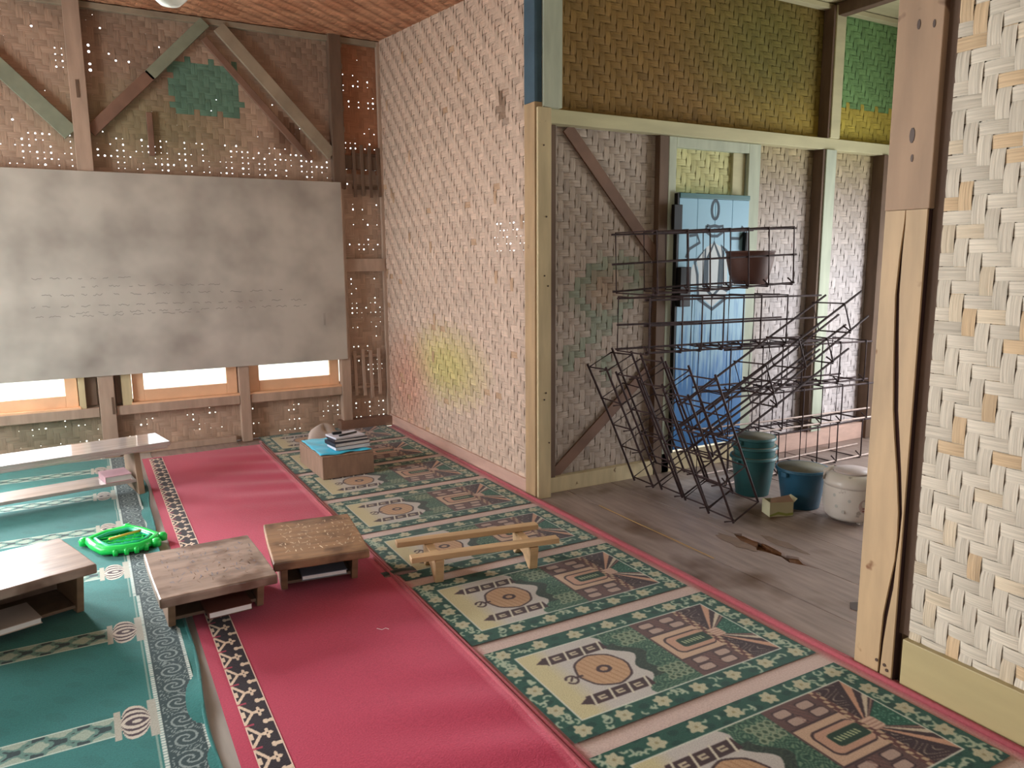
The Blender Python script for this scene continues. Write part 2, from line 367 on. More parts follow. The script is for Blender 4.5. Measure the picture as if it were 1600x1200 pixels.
def far_hole(u, v, r):
    x = u+X0; p = np.full(u.shape, 0.018)
    band = (v > 2.08) & (v < 2.36) & (x > -.5) & (x < 1.93)
    colr = 0.45+0.55*(np.sin(x*23)+np.sin(x*41+1) > 0.1)
    p = np.where(band, 0.95*colr*(1-np.abs(v-2.2)/.35), p)
    low = (v < 0.36) & (v > 0.03); p = np.where(low, 0.32*(0.3+1.3*(np.sin(x*17+2)+np.sin(v*60) > 0.6)), p)
    rg = (x > 1.99); rowm = (np.sin(v*14)+np.sin(v*37) > 0.2)
    p = np.where(rg, 0.5*rowm*(v < 3.1)+.06, p)
    p = np.where((x > .12) & (x < .22) & (v > 2.78) & (v < 3.02), .8, p)
    p = np.where((x > -.06) & (x < .05) & (v > 2.78) & (v < 2.95), .8, p)
    h = (r.random(u.shape) < p)*(0.0025+0.005*r.random(u.shape)**1.6)
    return np.where((x > .12) & (x < .2) & (v > 2.8) & (v < 3.02), h*1.4, h)
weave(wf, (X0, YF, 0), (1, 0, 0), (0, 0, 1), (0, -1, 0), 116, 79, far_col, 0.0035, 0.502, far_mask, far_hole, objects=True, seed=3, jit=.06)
part('post', 'post_grey', wf, .045, .15, 6.35, 6.438, 0, 3.3)
part('post', 'post_dark', wf, 1.90, 2.0, 6.36, 6.438, 2.05, 3.3)
part('post', 'post_grey', wf, 1.893, 1.975, 6.36, 6.438, 0, 2.05)
part('post', 'post_grey', wf, 1.048, 1.127, 6.36, 6.438, 0, 1.8)
part('post_mortise', 'post_dark', wf, .125, .14, 6.346, 6.352, .33, .46, 0)
part('post_mortise', 'post_dark', wf, .085, .105, 6.346, 6.352, 2.6, 2.72, 0)
part('side_strip', 'post_dark', wf, .158, .195, 6.41, 6.436, .40, 1.8)  # dark strip standing in for the shaded gap beside the post
part('side_strip', 'post_dark', wf, -.055, .035, 6.42, 6.438, .40, 1.8)
part('side_strip', 'post_pale', wf, .20, .268, 6.385, 6.44, .38, 1.8)
part('side_strip', 'post_pale', wf, -.083, -.04, 6.385, 6.44, .38, 1.8)
for a, b_ in ((X0, .04), (.155, 1.045), (1.13, 1.89)): part('sill_rail', 'post_grey', wf, a, b_, 6.37, 6.44, .315, .385)
part('foot_rail', 'post_grey', wf, X0, 1.0, 6.38, 6.44, 0, .05)
part('foot_rail', 'brace_red', wf, 1.86, 2.33, 6.33, 6.44, 0, .085)
part('cross_rail', 'post_grey', wf, 1.98, 2.33, 6.39, 6.44, 1.365, 1.475)
part('cross_rail', 'post_dark', wf, 2.0, 2.33, 6.40, 6.44, 2.22, 2.33)
part('top_rail', 'brace_pale', wf, X0, 2.33, 6.40, 6.445, 3.22, 3.262)
def brace(p, q, mat, wdt=.09, y=6.40): return MB().bar((p[0], y, p[1]), (q[0], y, q[1]), .035, wdt, (0.001, 0, 1)).build('brace', mat, wf, bevel=.003)
brace((.975, 3.23), (.56, 2.80), 'brace_green', .08); brace((.575, 2.815), (.15, 2.38), 'brace_red', .08)
brace((1.07, 3.21), (1.90, 2.32), 'brace_pale', .095); brace((.96, 3.12), (1.73, 2.27), 'brace_red', .05, 6.425)  # last bar is a thin brown line along the pale brace
brace((-.75, 3.17), (.03, 2.36), 'brace_green', .11)
part('wall_stub', 'brace_red', wf, .525, .565, 6.41, 6.44, 2.24, 2.55)
for zz, xs in ((.27, (2.03, 2.105, 2.175, 2.25)), (1.98, (2.09, 2.16, 2.23, 2.30))):
    for k, x in enumerate(xs):
        MB().bar((x+random.uniform(-.006, .006), 6.395, zz+random.uniform(-.02, .03)), (x-.008, 6.395, zz+.43+random.uniform(-.02, .02)), .012, .028, (1, 0, 0.001)).build('wall_slat', 'post_grey' if zz < 1 else 'post_dark', wf, bevel=.002)
    for dz in (.09, .36): part('slat_rail', 'post_grey' if zz < 1 else 'post_dark', wf, xs[0]-.02, xs[-1]+.02, 6.405, 6.42, zz+dz-.012, zz+dz+.012)
# windows
for k, (a, b_, c, d) in enumerate((WIN[0], WIN[2], WIN[3], WIN[1])):
    wn = empty('window_%d' % (k+1), ((a+b_)/2, YF, c)); struct(wn)
    ww = (b_-a)/2; s = .085
    part('sash_stile', 'sash_orange', wn, -ww+.005, -ww+s, -.03, .02, 0, 1.35)
    part('sash_stile', 'sash_orange', wn, ww-s, ww-.005, -.03, .02, 0, 1.35)
    part('sash_rail', 'sash_orange', wn, -ww+s, ww-s, -.03, .02, .0, .085)
    part('sash_rail', 'sash_orange', wn, -ww+s, ww-s, -.03, .02, 1.25, 1.35)
    part('window_sill', 'sash_orange', wn, -ww-.01, ww+.01, -.075, .03, -.02, 0)
    MB().box(-ww+s, ww-s, -.004, 0, .085, 1.25).build('pane', 'pane_glass', wn)

# ------------------------------------------------------------------ right wall (woven partition with the wide opening)
XW = 2.345
wr = empty('wall_right'); struct(wr)
def w_col(u, v, d, r):
    y = 6.45-u; c = np.tile(np.array([204., 180, 162]), (len(u), 1))
    c = mixc(c, (186, 158, 138), np.clip((v-1.5)*.3, 0, .5))
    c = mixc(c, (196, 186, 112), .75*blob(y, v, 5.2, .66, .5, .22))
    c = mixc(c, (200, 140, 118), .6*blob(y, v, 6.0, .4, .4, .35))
    c = mixc(c, (184, 150, 120), .8*(r.random(len(u)) < .02))
    c = mixc(c, (112, 88, 70), .9*blob(y, v, 4.28, 2.38, .05, .08))
    return c
def w_hole(u, v, r):
    y = 6.45-u
    z = (y > 4.02) & (y < 4.42) & (v > 1.48) & (v < 1.72)
    return np.where(z & (r.random(u.shape) < .45), .0015+.004*r.random(u.shape), 0.0)
nW = int(2.49/P)
weave(wr, (XW, 6.45, 0.0), (0, -1, 0), (0, 0, 1), (-1, 0, 0), nW, 79, w_col, 0.0046, 0.470, None, w_hole, sign=1, seed=5, jit=.05)
for (ya, yb, za, zb) in ((4.42, 6.45, 0, 3.3), (3.97, 4.42, 0, 1.48), (3.97, 4.42, 1.72, 3.3)):
    MB().box(XW+.012, XW+.016, ya, yb, za, zb).build('added_backing', 'gap_backing_dark', wr)  # dark sheets added behind the weave to darken gaps and block light
def near_col(u, v, d, r):
    c = np.tile(np.array([194., 183, 165]), (len(u), 1))
    f = r.random(len(u)); c = mixc(c, (188, 156, 116), .75*(f < .08)); c = mixc(c, (196, 176, 146), .6*((f > .08) & (f < .2)))
    return c
YN = 1.436
weave(wr, (XW, YN, 0.12), (0, -1, 0), (0, 0, 1), (-1, 0, 0), 26, 74, near_col, 0.0042, 0.476, None, None, sign=1, seed=8, jit=.045)
MB().box(XW+.012, XW+.016, -1.75, 1.47, 0, 3.3).build('added_backing', 'gap_backing_dark', wr)  # same added dark sheet behind the near panel
o = MB().box(XW, XW+.011, -1.75, YN-26*P, 0, 3.3).build('plain_panel', 'grey_wall', wr)
part('foot_board', 'trim_pink', wr, 2.325, 2.35, 3.97, 6.40, 0, .095)
part('foot_board', 'trim_olive', wr, 2.318, 2.35, -1.7, 1.442, 0, .178)
part('corner_batten', 'post_grey', wr, 2.315, 2.35, 6.395, 6.435, .0, 3.26)
part('gap_shade_strip', 'post_dark', wr, 2.345, 2.36, 1.43, 1.475, .18, 3.2)  # dark strip in place of the shaded gap between post and weave
# post at the far side of the opening: tan below, blue paint above
part('post', 'post_tan', wr, 2.325, 2.42, 3.855, 3.972, 0, 2.34)
part('post', 'blue_paint', wr, 2.325, 2.375, 3.855, 3.972, 2.34, 3.3)
part('jamb_board', 'post_pale', wr, 2.335, 2.425, 3.832, 3.854, 0, 2.31)
part('jamb_board', 'beam_mint', wr, 2.376, 2.50, 3.835, 3.97, 2.313, 3.3)
for z in (.35, .62, .66, 1.3, 1.36, 1.7, 2.1):
    MB().lathe([(0.005, 0), (.005, .004), (0, .004)], 8).build('nail_head', 'nail', wr).matrix_basis = Matrix.Translation((2.39+random.uniform(-.02, .02), 3.831, z)) @ Matrix.Rotation(PI/2, 4, 'X')
# cracked post at the near side of the opening
crack = [(1.521, 0, .003), (1.520, .06, .004), (1.518, .135, .005), (1.513, .233, .007), (1.500, .34, .007), (1.490, .44, .003), (1.487, .52, .004), (1.488, .608, .006), (1.503, .74, .007), (1.520, .86, .008), (1.532, .951, .008), (1.541, 1.08, .008), (1.549, 1.2, .007), (1.556, 1.331, .006), (1.553, 1.46, .004), (1.547, 1.56, .002), (1.547, 1.6, .001)]
y0, y1 = 1.474, 1.617
MB().prism([(y0, 0)] + [(y-wd*1.5, z) for y, z, wd in crack] + [(y0, 1.6)], 2.318, 2.3262, 'x').build('post_face', 'post_tan', wr)
MB().prism([(y1, 0), (y1, 1.6)] + [(y+wd*1.0, z) for y, z, wd in crack[::-1]], 2.318, 2.3262, 'x').build('post_face', 'post_tan', wr)
part('post_core', 'crack_dark', wr, 2.3265, 2.44, y0+.002, y1-.002, 0, 1.6)
part('post', 'post_brown', wr, 2.320, 2.44, y0-.004, y1+.006, 1.601, 3.3)
part('edge_board', 'post_pale', wr, 2.36, 2.45, y1, y1+.03, 0, 3.3)
for y, z in ((1.53, .04), (1.50, .035), (1.49, .02)): MB().lathe([(0.006, 0), (.006, .003), (0, .003)], 8).build('nail_head', 'nail', wr).matrix_basis = Matrix.Translation((2.319, y, z+.02)) @ Matrix.Rotation(-PI/2, 4, 'Y')
for y, z, s in ((1.545, 1.83, .016), (1.54, 1.76, .008), (1.55, 2.16, .01), (1.50, 2.15, .008)):
    MB().prism([(y+s*.55*math.cos(a), z+s*1.5*math.sin(a)) for a in np.linspace(0, 2*PI, 10, endpoint=False)], 2.3185, 2.32, 'x').build('knot', 'nail', wr)
part('lintel_beam', 'beam_mint', wr, 2.33, 2.40, 1.6, 3.85, 3.12, 3.28)

# ------------------------------------------------------------------ wall of the side room with the blue door
wi = empty('wall_inner'); struct(wi)
YI = 3.955
def in_mask(u, v):
    x = u+2.42
    return (x > 3.37) & (x < 4.12) & (v > .0) & (v < 1.84)
def in_col(u, v, d, r):
    x = u+2.42; c = np.tile(np.array([168., 152, 138]), (len(u), 1))
    c = mixc(c, (200, 192, 194), .85*np.clip((x-3.9)*2, 0, 1)*np.clip((2.0-v)*1.5, 0, 1))  # paler and bluish at lower right: incoming daylight painted into the strips
    c = mixc(c, (206, 204, 140), .8*((x > 3.4) & (x < 4.1) & (v > 1.85)))
    c = mixc(c, (164, 150, 96), .55*np.clip((v-1.9)*3, 0, 1)*(x > 4.1))
    upz = (v > 2.27)
    olive = mixc(np.tile(np.array([128., 98, 52]), (len(u), 1)), (172, 146, 62), np.clip((x-3.6)/1.3, 0, 1)*np.clip((2.9-v)*2, .2, 1))
    olive = mixc(olive, (104, 104, 50), .7*blob(x, v, 4.3, 2.9, .6, .4))
    c = np.where(upz[:, None], olive, c)
    c = mixc(c, (110, 154, 100), .9*((x > 4.9) & (v > 2.55)))
    c = mixc(c, (176, 160, 70), .8*((x > 4.9) & (v > 2.27) & (v < 2.56)))
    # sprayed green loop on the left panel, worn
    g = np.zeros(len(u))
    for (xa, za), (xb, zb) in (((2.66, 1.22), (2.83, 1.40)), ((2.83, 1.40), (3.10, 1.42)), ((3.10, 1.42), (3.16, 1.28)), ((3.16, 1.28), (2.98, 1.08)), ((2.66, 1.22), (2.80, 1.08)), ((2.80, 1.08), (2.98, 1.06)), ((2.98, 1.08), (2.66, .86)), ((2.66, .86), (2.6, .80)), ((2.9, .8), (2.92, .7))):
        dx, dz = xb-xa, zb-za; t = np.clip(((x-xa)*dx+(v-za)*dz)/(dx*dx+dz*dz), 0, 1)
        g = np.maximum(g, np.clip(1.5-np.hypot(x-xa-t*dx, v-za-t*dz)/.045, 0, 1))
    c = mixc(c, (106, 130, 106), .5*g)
    c = mixc(c, (150, 120, 90), .5*blob(x, v, 2.9, 1.25, .12, .1))
    return c
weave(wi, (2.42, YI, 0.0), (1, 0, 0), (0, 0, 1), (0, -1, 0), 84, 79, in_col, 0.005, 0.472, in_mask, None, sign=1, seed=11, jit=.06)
for (xa, xb, za, zb) in ((2.42, 3.37, 0, 3.3), (4.12, 5.95, 0, 3.3), (3.37, 4.12, 1.845, 3.3)):
    MB().box(xa, xb, YI+.012, YI+.016, za, zb).build('added_backing', 'gap_backing_dark', wi)  # added dark sheets, for dark lines between the strips
part('header_beam', 'beam_green', wi, 2.426, 5.9, 3.865, 3.945, 2.232, 2.312)
part('foot_board', 'post_pale', wi, 2.426, 3.30, 3.90, 3.948, 0, .10)
part('foot_board', 'trim_pink', wi, 4.20, 5.9, 3.88, 3.948, 0, .13)
part('post', 'post_dark', wi, 2.45, 2.50, 3.90, 3.948, .1, 2.23)
part('post', 'post_dark', wi, 3.285, 3.36, 3.90, 3.948, 0, 2.23)
MB().bar((2.60, 3.935, 2.23), (3.32, 3.935, 1.45), .012, .075, (0.001, 0, 1)).build('brace', 'brace_red', wi)
MB().bar((2.50, 3.935, .10), (3.28, 3.935, .74), .012, .07, (0.001, 0, 1)).build('brace', 'brace_red', wi)
part('post', 'beam_mint', wi, 4.80, 4.91, 3.85, 3.948, .13, 2.232); part('post_shade_side', 'post_dark', wi, 4.775, 4.80, 3.86, 3.948, .13, 2.232)  # dark strips here and above the header paint the posts' shaded left sides
part('post', 'beam_green', wi, 4.83, 4.93, 3.85, 3.948, 2.313, 3.22); part('post_shade_side', 'post_dark', wi, 4.808, 4.83, 3.86, 3.948, 2.313, 3.22)
part('post', 'post_dark', wi, 5.46, 5.52, 3.85, 3.948, 0, 2.232); part('post', 'post_pale', wi, 5.52, 5.59, 3.86, 3.948, 0, 2.232)  # dark strip is the post's shaded side, pale strip a painted slit of light
part('top_rail', 'beam_green', wi, 2.5, 5.9, 3.89, 3.948, 3.20, 3.235)
# door frame
part('door_jamb', 'beam_mint', wi, 3.362, 3.425, 3.90, 3.99, 0, 2.23); part('door_jamb', 'beam_mint', wi, 4.075, 4.185, 3.90, 3.99, 0, 2.23)
part('frame_head', 'beam_mint', wi, 3.425, 4.075, 3.90, 3.95, 2.165, 2.23); part('frame_stop', 'beam_green', wi, 3.955, 4.07, 3.93, 3.95, 1.88, 2.165)
part('threshold', 'post_pale', wi, 3.362, 4.185, 3.90, 4.0, 0, .138)
# the door leaf
dr = empty('door_1', (3.75, 3.90, 0.14)); struct(dr)
xs = np.linspace(-.315, .315, 5)
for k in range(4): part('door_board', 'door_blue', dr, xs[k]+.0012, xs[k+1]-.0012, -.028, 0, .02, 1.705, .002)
part('door_edge', 'black_metal', dr, -.335, -.317, -.03, .01, 0, 1.735)
part('door_head', 'bucket_green', dr, -.315, .315, -.034, .002, 1.706, 1.738)
part('latch_block', 'black_metal', dr, -.385, -.315, -.06, -.03, 1.50, 1.66); part('latch_block', 'black_metal', dr, -.325, -.235, -.07, -.035, 1.00, 1.26); part('latch_block', 'black_metal', dr, .26, .295, -.06, -.03, 1.36, 1.49)
NY = (0, -1, 0)
def dline(pts, w_=.020, mat='door_line', closed=True):
    p = [(x*1.3, -.0292, .97+(z-.675)*.72) for x, z in pts]
    if closed: p = p+[p[0]]
    MB().ribbon(p, w_, NY).build('painted_line', mat, dr)
def dfill(pts, y=-.0286): MB().prism([(x*1.3, .97+(z-.675)*.72) for x, z in pts], y, -.0278, 'y').build('painted_fill', 'door_white', dr)
oval = [(0.0+.024*math.cos(a), 1.60+.085*math.sin(a)) for a in np.linspace(0, 2*PI, 16, endpoint=False)]; dline(oval)
cup = [(-.055, 1.455), (-.03, 1.445), (0, 1.455), (.03, 1.445), (.055, 1.455), (.06, 1.40), (.02, 1.36), (-.02, 1.36), (-.06, 1.40)]; dline(cup)
dfill([(-.10, .82), (-.10, 1.02), (-.12, 1.14), (-.05, 1.26), (0, 1.30), (.05, 1.26), (.10, 1.12), (.10, .82), (0, .70)])
dline([(-.10, .80), (-.11, 1.0), (-.13, 1.12), (-.06, 1.24), (-.06, 1.0), (-.06, .86)], closed=False)
dline([(-.04, .86), (-.045, 1.15), (0, 1.30), (.045, 1.15), (.04, .86), (0, .80)], .024)
dline([(.06, .88), (.065, 1.20), (.05, 1.27), (.09, 1.22), (.13, 1.10), (.14, .98), (.13, .88), (.10, .85)], .022)
dline([(-.10, .78), (0, .675), (.10, .78)], .022, closed=False)
dline([(-.19, 1.16), (-.17, 1.24), (-.10, 1.30), (-.12, 1.37), (-.17, 1.36)], closed=False); dline([(.12, 1.34), (.18, 1.34), (.22, 1.42), (.19, 1.45)], closed=False)
dfill([(-.18, .92), (-.14, 1.10), (-.115, 1.10), (-.115, .92)]); dfill([(.115, .9), (.115, 1.06), (.16, 1.06), (.17, .9)])

# ------------------------------------------------------------------ ceiling, other walls
ce = empty('ceiling'); struct(ce)
sl = 0.083; Vv = np.array([0, -1, -sl]); Vv /= np.linalg.norm(Vv)
def ce_col(u, v, d, r):
    c = np.tile(np.array([190., 138, 106]), (len(u), 1)); return mixc(c, (166, 112, 82), .6*(np.sin(u*9)*np.sin(v*7+u*3) > .3))
weave(ce, (-1.6, 6.45, 3.275), (1, 0, 0), Vv, (0, 0, -1), 94, 62, ce_col, .003, .49, objects=False, seed=21, name='ceiling_weave')
mesh_obj('ceiling_sheet', [(-2.6, 6.5, 3.30), (2.36, 6.5, 3.30), (2.36, 3.9, 3.085), (-2.6, 3.9, 3.085), (2.36, -1.8, 3.06), (-2.6, -1.8, 3.06)], [(0, 1, 2, 3), (3, 2, 4, 5)], 'grey_wall', ce)
MB().box(2.36, 6.0, -1.8, 4.0, 3.24, 3.26).build('ceiling_sheet', 'beam_green', ce)
part('ceiling_beam', 'post_dark', ce, 4.84, 4.92, -1.0, 3.88, 3.15, 3.235)
wl = empty('wall_left'); struct(wl)
for (ya, yb, za, zb) in ((-1.8, 6.5, 0, .7), (-1.8, 6.5, 2.0, 3.3), (-1.8, 3.5, .7, 2.0), (5.45, 6.5, .7, 2.0)): MB().box(-2.56, -2.52, ya, yb, za, zb).build('wall_panel', 'grey_wall', wl)
wnr = empty('wall_near'); struct(wnr)
for (xa, xb, za, zb) in ((-2.56, -.2, 0, 3.3), (.7, 2.36, 0, 3.3), (-.2, .7, 2.1, 3.3), (2.36, 6.0, 0, 3.3)): MB().box(xa, xb, -1.82, -1.78, za, zb).build('wall_panel', 'grey_wall', wnr)
wsr = empty('wall_side_room'); struct(wsr)
for (ya, yb, za, zb) in ((-1.8, 4.0, 0, .4), (-1.8, 4.0, 1.9, 3.3), (-1.8, 1.2, .4, 1.9), (3.4, 4.0, .4, 1.9)): MB().box(5.97, 6.0, ya, yb, za, zb).build('wall_panel', 'grey_wall', wsr)

# ------------------------------------------------------------------ printed carpets (flat print stored as colours on a fine grid)
def grid_obj(name, xs, ys, z, rgb, mat, parent, loc=(0, 0, 0), zfn=None):
    nx, ny = len(xs), len(ys); X, Y = np.meshgrid(xs, ys, indexing='ij')
    Z = np.full_like(X, z) if zfn is None else zfn(X, Y)
    me = bpy.data.meshes.new(name); V = np.stack([X, Y, Z], -1).reshape(-1, 3).astype(np.float32)
    i, j = np.meshgrid(np.arange(nx-1), np.arange(ny-1), indexing='ij'); a = (i*ny+j).ravel()
    F = np.stack([a, a+ny, a+ny+1, a+1], -1).astype(np.int32)
    me.vertices.add(len(V)); me.vertices.foreach_set('co', V.ravel())
    me.loops.add(F.size); me.loops.foreach_set('vertex_index', F.ravel())
    me.polygons.add(len(F)); me.polygons.foreach_set('loop_start', np.arange(0, F.size, 4, dtype=np.int32))
    ca = me.color_attributes.new('Col', 'FLOAT_COLOR', 'POINT'); c = np.ones((len(V), 4), np.float32); c[:, :3] = lin(rgb.reshape(-1, 3)); ca.data.foreach_set('color', c.ravel())
    me.materials.append(MATS[mat]); me.update(); me.validate()
    if zfn is not None: me.polygons.foreach_set('use_smooth', [True]*len(me.polygons))
    o = bpy.data.objects.new(name, me); COL.objects.link(o); o.location = loc
    if parent: o.parent = parent
    return o
def put(img, mask, col, a=1.0):
    m_ = np.clip(np.asarray(mask, float)*a, 0, 1)[..., None]; img[:] = img*(1-m_)+np.array(col, float)*m_
def seg(S, T, a, b_, wd):
    dx, dy = b_[0]-a[0], b_[1]-a[1]; t = np.clip(((S-a[0])*dx+(T-a[1])*dy)/(dx*dx+dy*dy+1e-12), 0, 1)
    return np.hypot(S-a[0]-t*dx, T-a[1]-t*dy) < wd/2
def rectm(S, T, s0, s1, t0, t1, rad=0.0):
    cx, cy = (s0+s1)/2, (t0+t1)/2; qx = np.abs(S-cx)-(s1-s0)/2+rad; qy = np.abs(T-cy)-(t1-t0)/2+rad
    return np.hypot(np.maximum(qx, 0), np.maximum(qy, 0))+np.minimum(np.maximum(qx, qy), 0) < rad+1e-9
def ring(S, T, cx, cy, r, wd, ax=1.0): return np.abs(np.hypot((S-cx)/ax, T-cy)-r) < wd/2
def prayer_print(S, T, WX, WY):
    GREEN, DKG, CREAM, BROWN, TAN, PINK = (38, 80, 66), (28, 60, 52), (182, 176, 146), (66, 48, 48), (184, 156, 126), (176, 150, 136)
    r = np.random.default_rng(4); c = WY/2
    img = np.empty(S.shape+(3,)); img[:] = GREEN
    noise = np.sin(S*61+T*37)*np.sin(T*83-S*29); put(img, noise > .35, DKG, .7)
    # floral border
    spots = []
    for k in range(7): spots += [(.06+k*(WX-.12)/6, .042), (.06+k*(WX-.12)/6, WY-.042)]
    for k in range(1, 4): spots += [(.042, .04+k*(WY-.08)/4), (WX-.042, .04+k*(WY-.08)/4)]
    for (a, b_) in spots:
        th = np.arctan2(T-b_, S-a); rr_ = np.hypot(S-a, T-b_); put(img, rr_ < .029*(1+.16*np.cos(6*th+a*9)+.08*np.sin(3*th+b_*40)), CREAM); put(img, rr_ < .006, (120, 110, 70), .6)
    for k in range(330):
        side = r.integers(4); q = r.uniform(0, 1); o_ = r.uniform(.015, .07)
        a, b_ = ((q*WX, o_), (q*WX, WY-o_), (o_, q*WY), (WX-o_, q*WY))[side]
        if min(math.hypot(a-s_[0], b_-s_[1]) for s_ in spots) < .043: continue
        rr_ = np.hypot(S-a, T-b_); th = np.arctan2(T-b_, S-a); ph = r.uniform(0, 2*PI)
        rq = .008+.008*((k*37) % 10)/10; put(img, (np.abs(rr_-rq) < .0045) & (np.cos(th-ph) > .0), (170, 180, 154), .9)
    M = .085
    ins = rectm(S, T, M, WX-M, M, WY-M)
    put(img, ins & ~rectm(S, T, M+.005, WX-M-.005, M+.005, WY-M-.005), (208, 206, 190))
    ins = rectm(S, T, M+.005, WX-M-.005, M+.005, WY-M-.005)
    s0 = M+.005
    put(img, ins, (190, 182, 174)); put(img, ins*np.clip((s0+.13-S)/.07, 0, 1), (196, 184, 142))
    wavy = .44+.022*np.sin(T*42)+.03*np.cos((T-c)*14)
    gar = ins & (S > wavy); put(img, gar, (52, 88, 70)); sw = np.sin(S*140+9*np.sin(T*60))*np.sin(T*120+7*np.sin(S*70)); put(img, gar & (sw > .25), (120, 142, 112), .8); put(img, gar & (sw < -.45), (32, 60, 50), .8)
    put(img, gar & (S < wavy+.05) & (np.abs(T-c) < .13), (46, 50, 44), .7)
    for sg in (-1, 1):
        for a in range(4):
            for b_ in range(3):
                x, y = .505+a*.027+(b_ % 2)*.012, c+sg*(.105+b_*.03); rr_ = np.hypot((S-x), (T-y)*.9)
                put(img, ins & (rr_ < .0145), (136, 148, 120)); put(img, ins & (rr_ < .008), (62, 84, 64))
    # dome and minarets
    d = np.hypot((S-.325)/.104, (T-c)/.106)*(1-.015*np.cos(np.arctan2(T-c, S-.325)*8)); put(img, d < 1, BROWN); put(img, d < .92, (188, 150, 114)); put(img, (d < .9) & (np.sin((S+.3*T)*260) > .6), (160, 120, 88), .6)
    put(img, ring(S, T, .33, c, .019, .012, 1.2), BROWN); put(img, ring(S, T, .19, c-.005, .024, .009, .9) & (np.arctan2(T-c, S-.19) > -2.6), BROWN); put(img, seg(S, T, (.21, c), (.235, c), .012), BROWN); put(img, seg(S, T, (.182, c-.012), (.2, c+.008), .007), BROWN)
    for sg in (-1, 1):
        t0 = c+sg*.142
        put(img, ins & rectm(S, T, .17, .43, t0-.027, t0+.027), BROWN); put(img, ins & (S > .135) & (S < .172) & (np.abs(T-t0) < (S-.132)*.55), BROWN)
        for x in (.185, .26, .335, .41): put(img, ins & seg(S, T, (x-.008, t0-.03), (x+.01, t0+.03), .009), (206, 198, 176))
        for x in (.225, .30, .375): put(img, ins & rectm(S, T, x-.02, x+.012, t0-.010, t0+.010) & ~rectm(S, T, x-.012, x+.012, t0-.004, t0+.004), (190, 176, 150))
    # hall front
    hall = ins & (S > .605) & (S < .835); put(img, hall, (96, 70, 66))
    for sg in (-1, 1):
        for a in range(2):
            for b_ in range(2):
                x = .632+a*.105+(0 if b_ else .012); y = c+sg*(.125+b_*.048)
                put(img, hall & rectm(S, T, x-.004, x+.064, y-.022, y+.022, .01), BROWN); put(img, hall & rectm(S, T, x, x+.06, y-.016, y+.016, .009), PINK)
        put(img, hall & rectm(S, T, .69, .735, c+sg*.148-.05, c+sg*.148+.05) & (np.sin(S*300+T*200) > 0), (120, 84, 76), .6)
    put(img, hall & rectm(S, T, .612, .83, c-.098, c+.098), BROWN); put(img, hall & rectm(S, T, .615, .83, c-.09, c+.09), (196, 164, 138))
    put(img, hall & rectm(S, T, .64, .83, c-.062, c+.062, .03), BROWN); put(img, hall & rectm(S, T, .648, .83, c-.054, c+.054, .026), (190, 148, 124))
    put(img, hall & rectm(S, T, .685, .83, c-.03, c+.03, .012), (34, 60, 44)); put(img, hall & rectm(S, T, .70, .80, c-.012, c+.012) & (np.sin((S+T*.3)*420) > 0), (176, 182, 140))
    # dotted band and rays
    band = ins & (np.abs(S-.845) < .017); put(img, band, (96, 60, 56)); put(img, band & (np.sin(T*150)*np.sin(S*190+T*60) > .1), (196, 170, 136), .9)
    ray = ins & (S > .858); put(img, ray, (60, 42, 44))
    dy = np.abs(T-c); ds = np.maximum(S-.845, 1e-4); rt_ = dy/ds
    put(img, ray & (rt_ < .55), (30, 84, 66)); put(img, ray & (rt_ < .5) & (sw > .55), (126, 166, 136), .8)
    put(img, ray & (rt_ > .72) & (rt_ < .9), (200, 184, 160)); put(img, ray & (rt_ > 1.15) & (rt_ < 1.5), (196, 150, 122)); put(img, ray & (rt_ > .6) & (rt_ < .66), (150, 120, 104))
    put(img, ray & (rt_ > 2) & (np.sin(S*150+9*np.sin(T*60)) > .88), (170, 156, 136), .8)
    put(img, ins & rectm(S, T, .848, .90, c-.03, c+.03, .01), (204, 172, 150)); put(img, ins & rectm(S, T, .848, .90, c-.03, c+.03, .01) & (np.sin(T*420) > .3), (140, 100, 88), .6)
    return img
pc = empty('prayer_carpet', (1.155, 1.0, 0)); tag(pc, 'long prayer carpet with green mosque panels laid along the woven right wall', 'carpet')
PW = 1.19; PL = 5.3
px = np.linspace(0, PW, 25); py = np.linspace(-.75, PL, 90)
def pc_z(X, Y): return .005+.001*np.sin(Y*7+X*3)
bw = np.empty((len(px), len(py), 3)); bw[:] = (188, 164, 154); bw[(px < .02) | (px > 1.10)] = (182, 96, 104)
grid_obj('carpet_ground', px, py, .005, bw, 'carpet_plain', pc, zfn=pc_z)
WX, WY = 1.075, .605
gx = np.linspace(0, WX, 380); gy = np.linspace(0, WY, 214); GS, GT = np.meshgrid(gx, gy, indexing='ij')
pim = prayer_print(GS, GT, WX, WY)
for _ in range(1):           # the pile softens the print's edges
    q_ = np.pad(pim, ((1, 1), (1, 1), (0, 0)), 'edge'); pim = (q_[1:-1, 1:-1]*2+q_[:-2, 1:-1]+q_[2:, 1:-1]+q_[1:-1, :-2]+q_[1:-1, 2:])/6
pim *= .94
pan0 = grid_obj('carpet_panel', gx, gy, 0.0095, pim, 'carpet_print', pc)
for k in range(8):
    o = pan0 if k == 0 else pan0.copy()
    if k: COL.objects.link(o); o.parent = pc
    o.location = (.022+.004*math.sin(k*2), -1.0+1.69+.04+.6835*(k-1), 0)
plain('carpet_red', (172, 90, 98), 0.95, 0.08, 90, 0.4, spec=0.1)
MB().tube([(1.148, -.7, .010), (1.152, 1.0, .011), (1.150, 2.5, .010), (1.155, 5.28, .010)], .011, 8).build('rolled_edge', 'carpet_red', pc, True)
MB().tube([(0.004, -.7, .008), (0.006, 1.2, .009), (0.0, 3.0, .008), (0.002, 5.25, .008)], .007, 8).build('rolled_edge', 'carpet_red', pc, True)
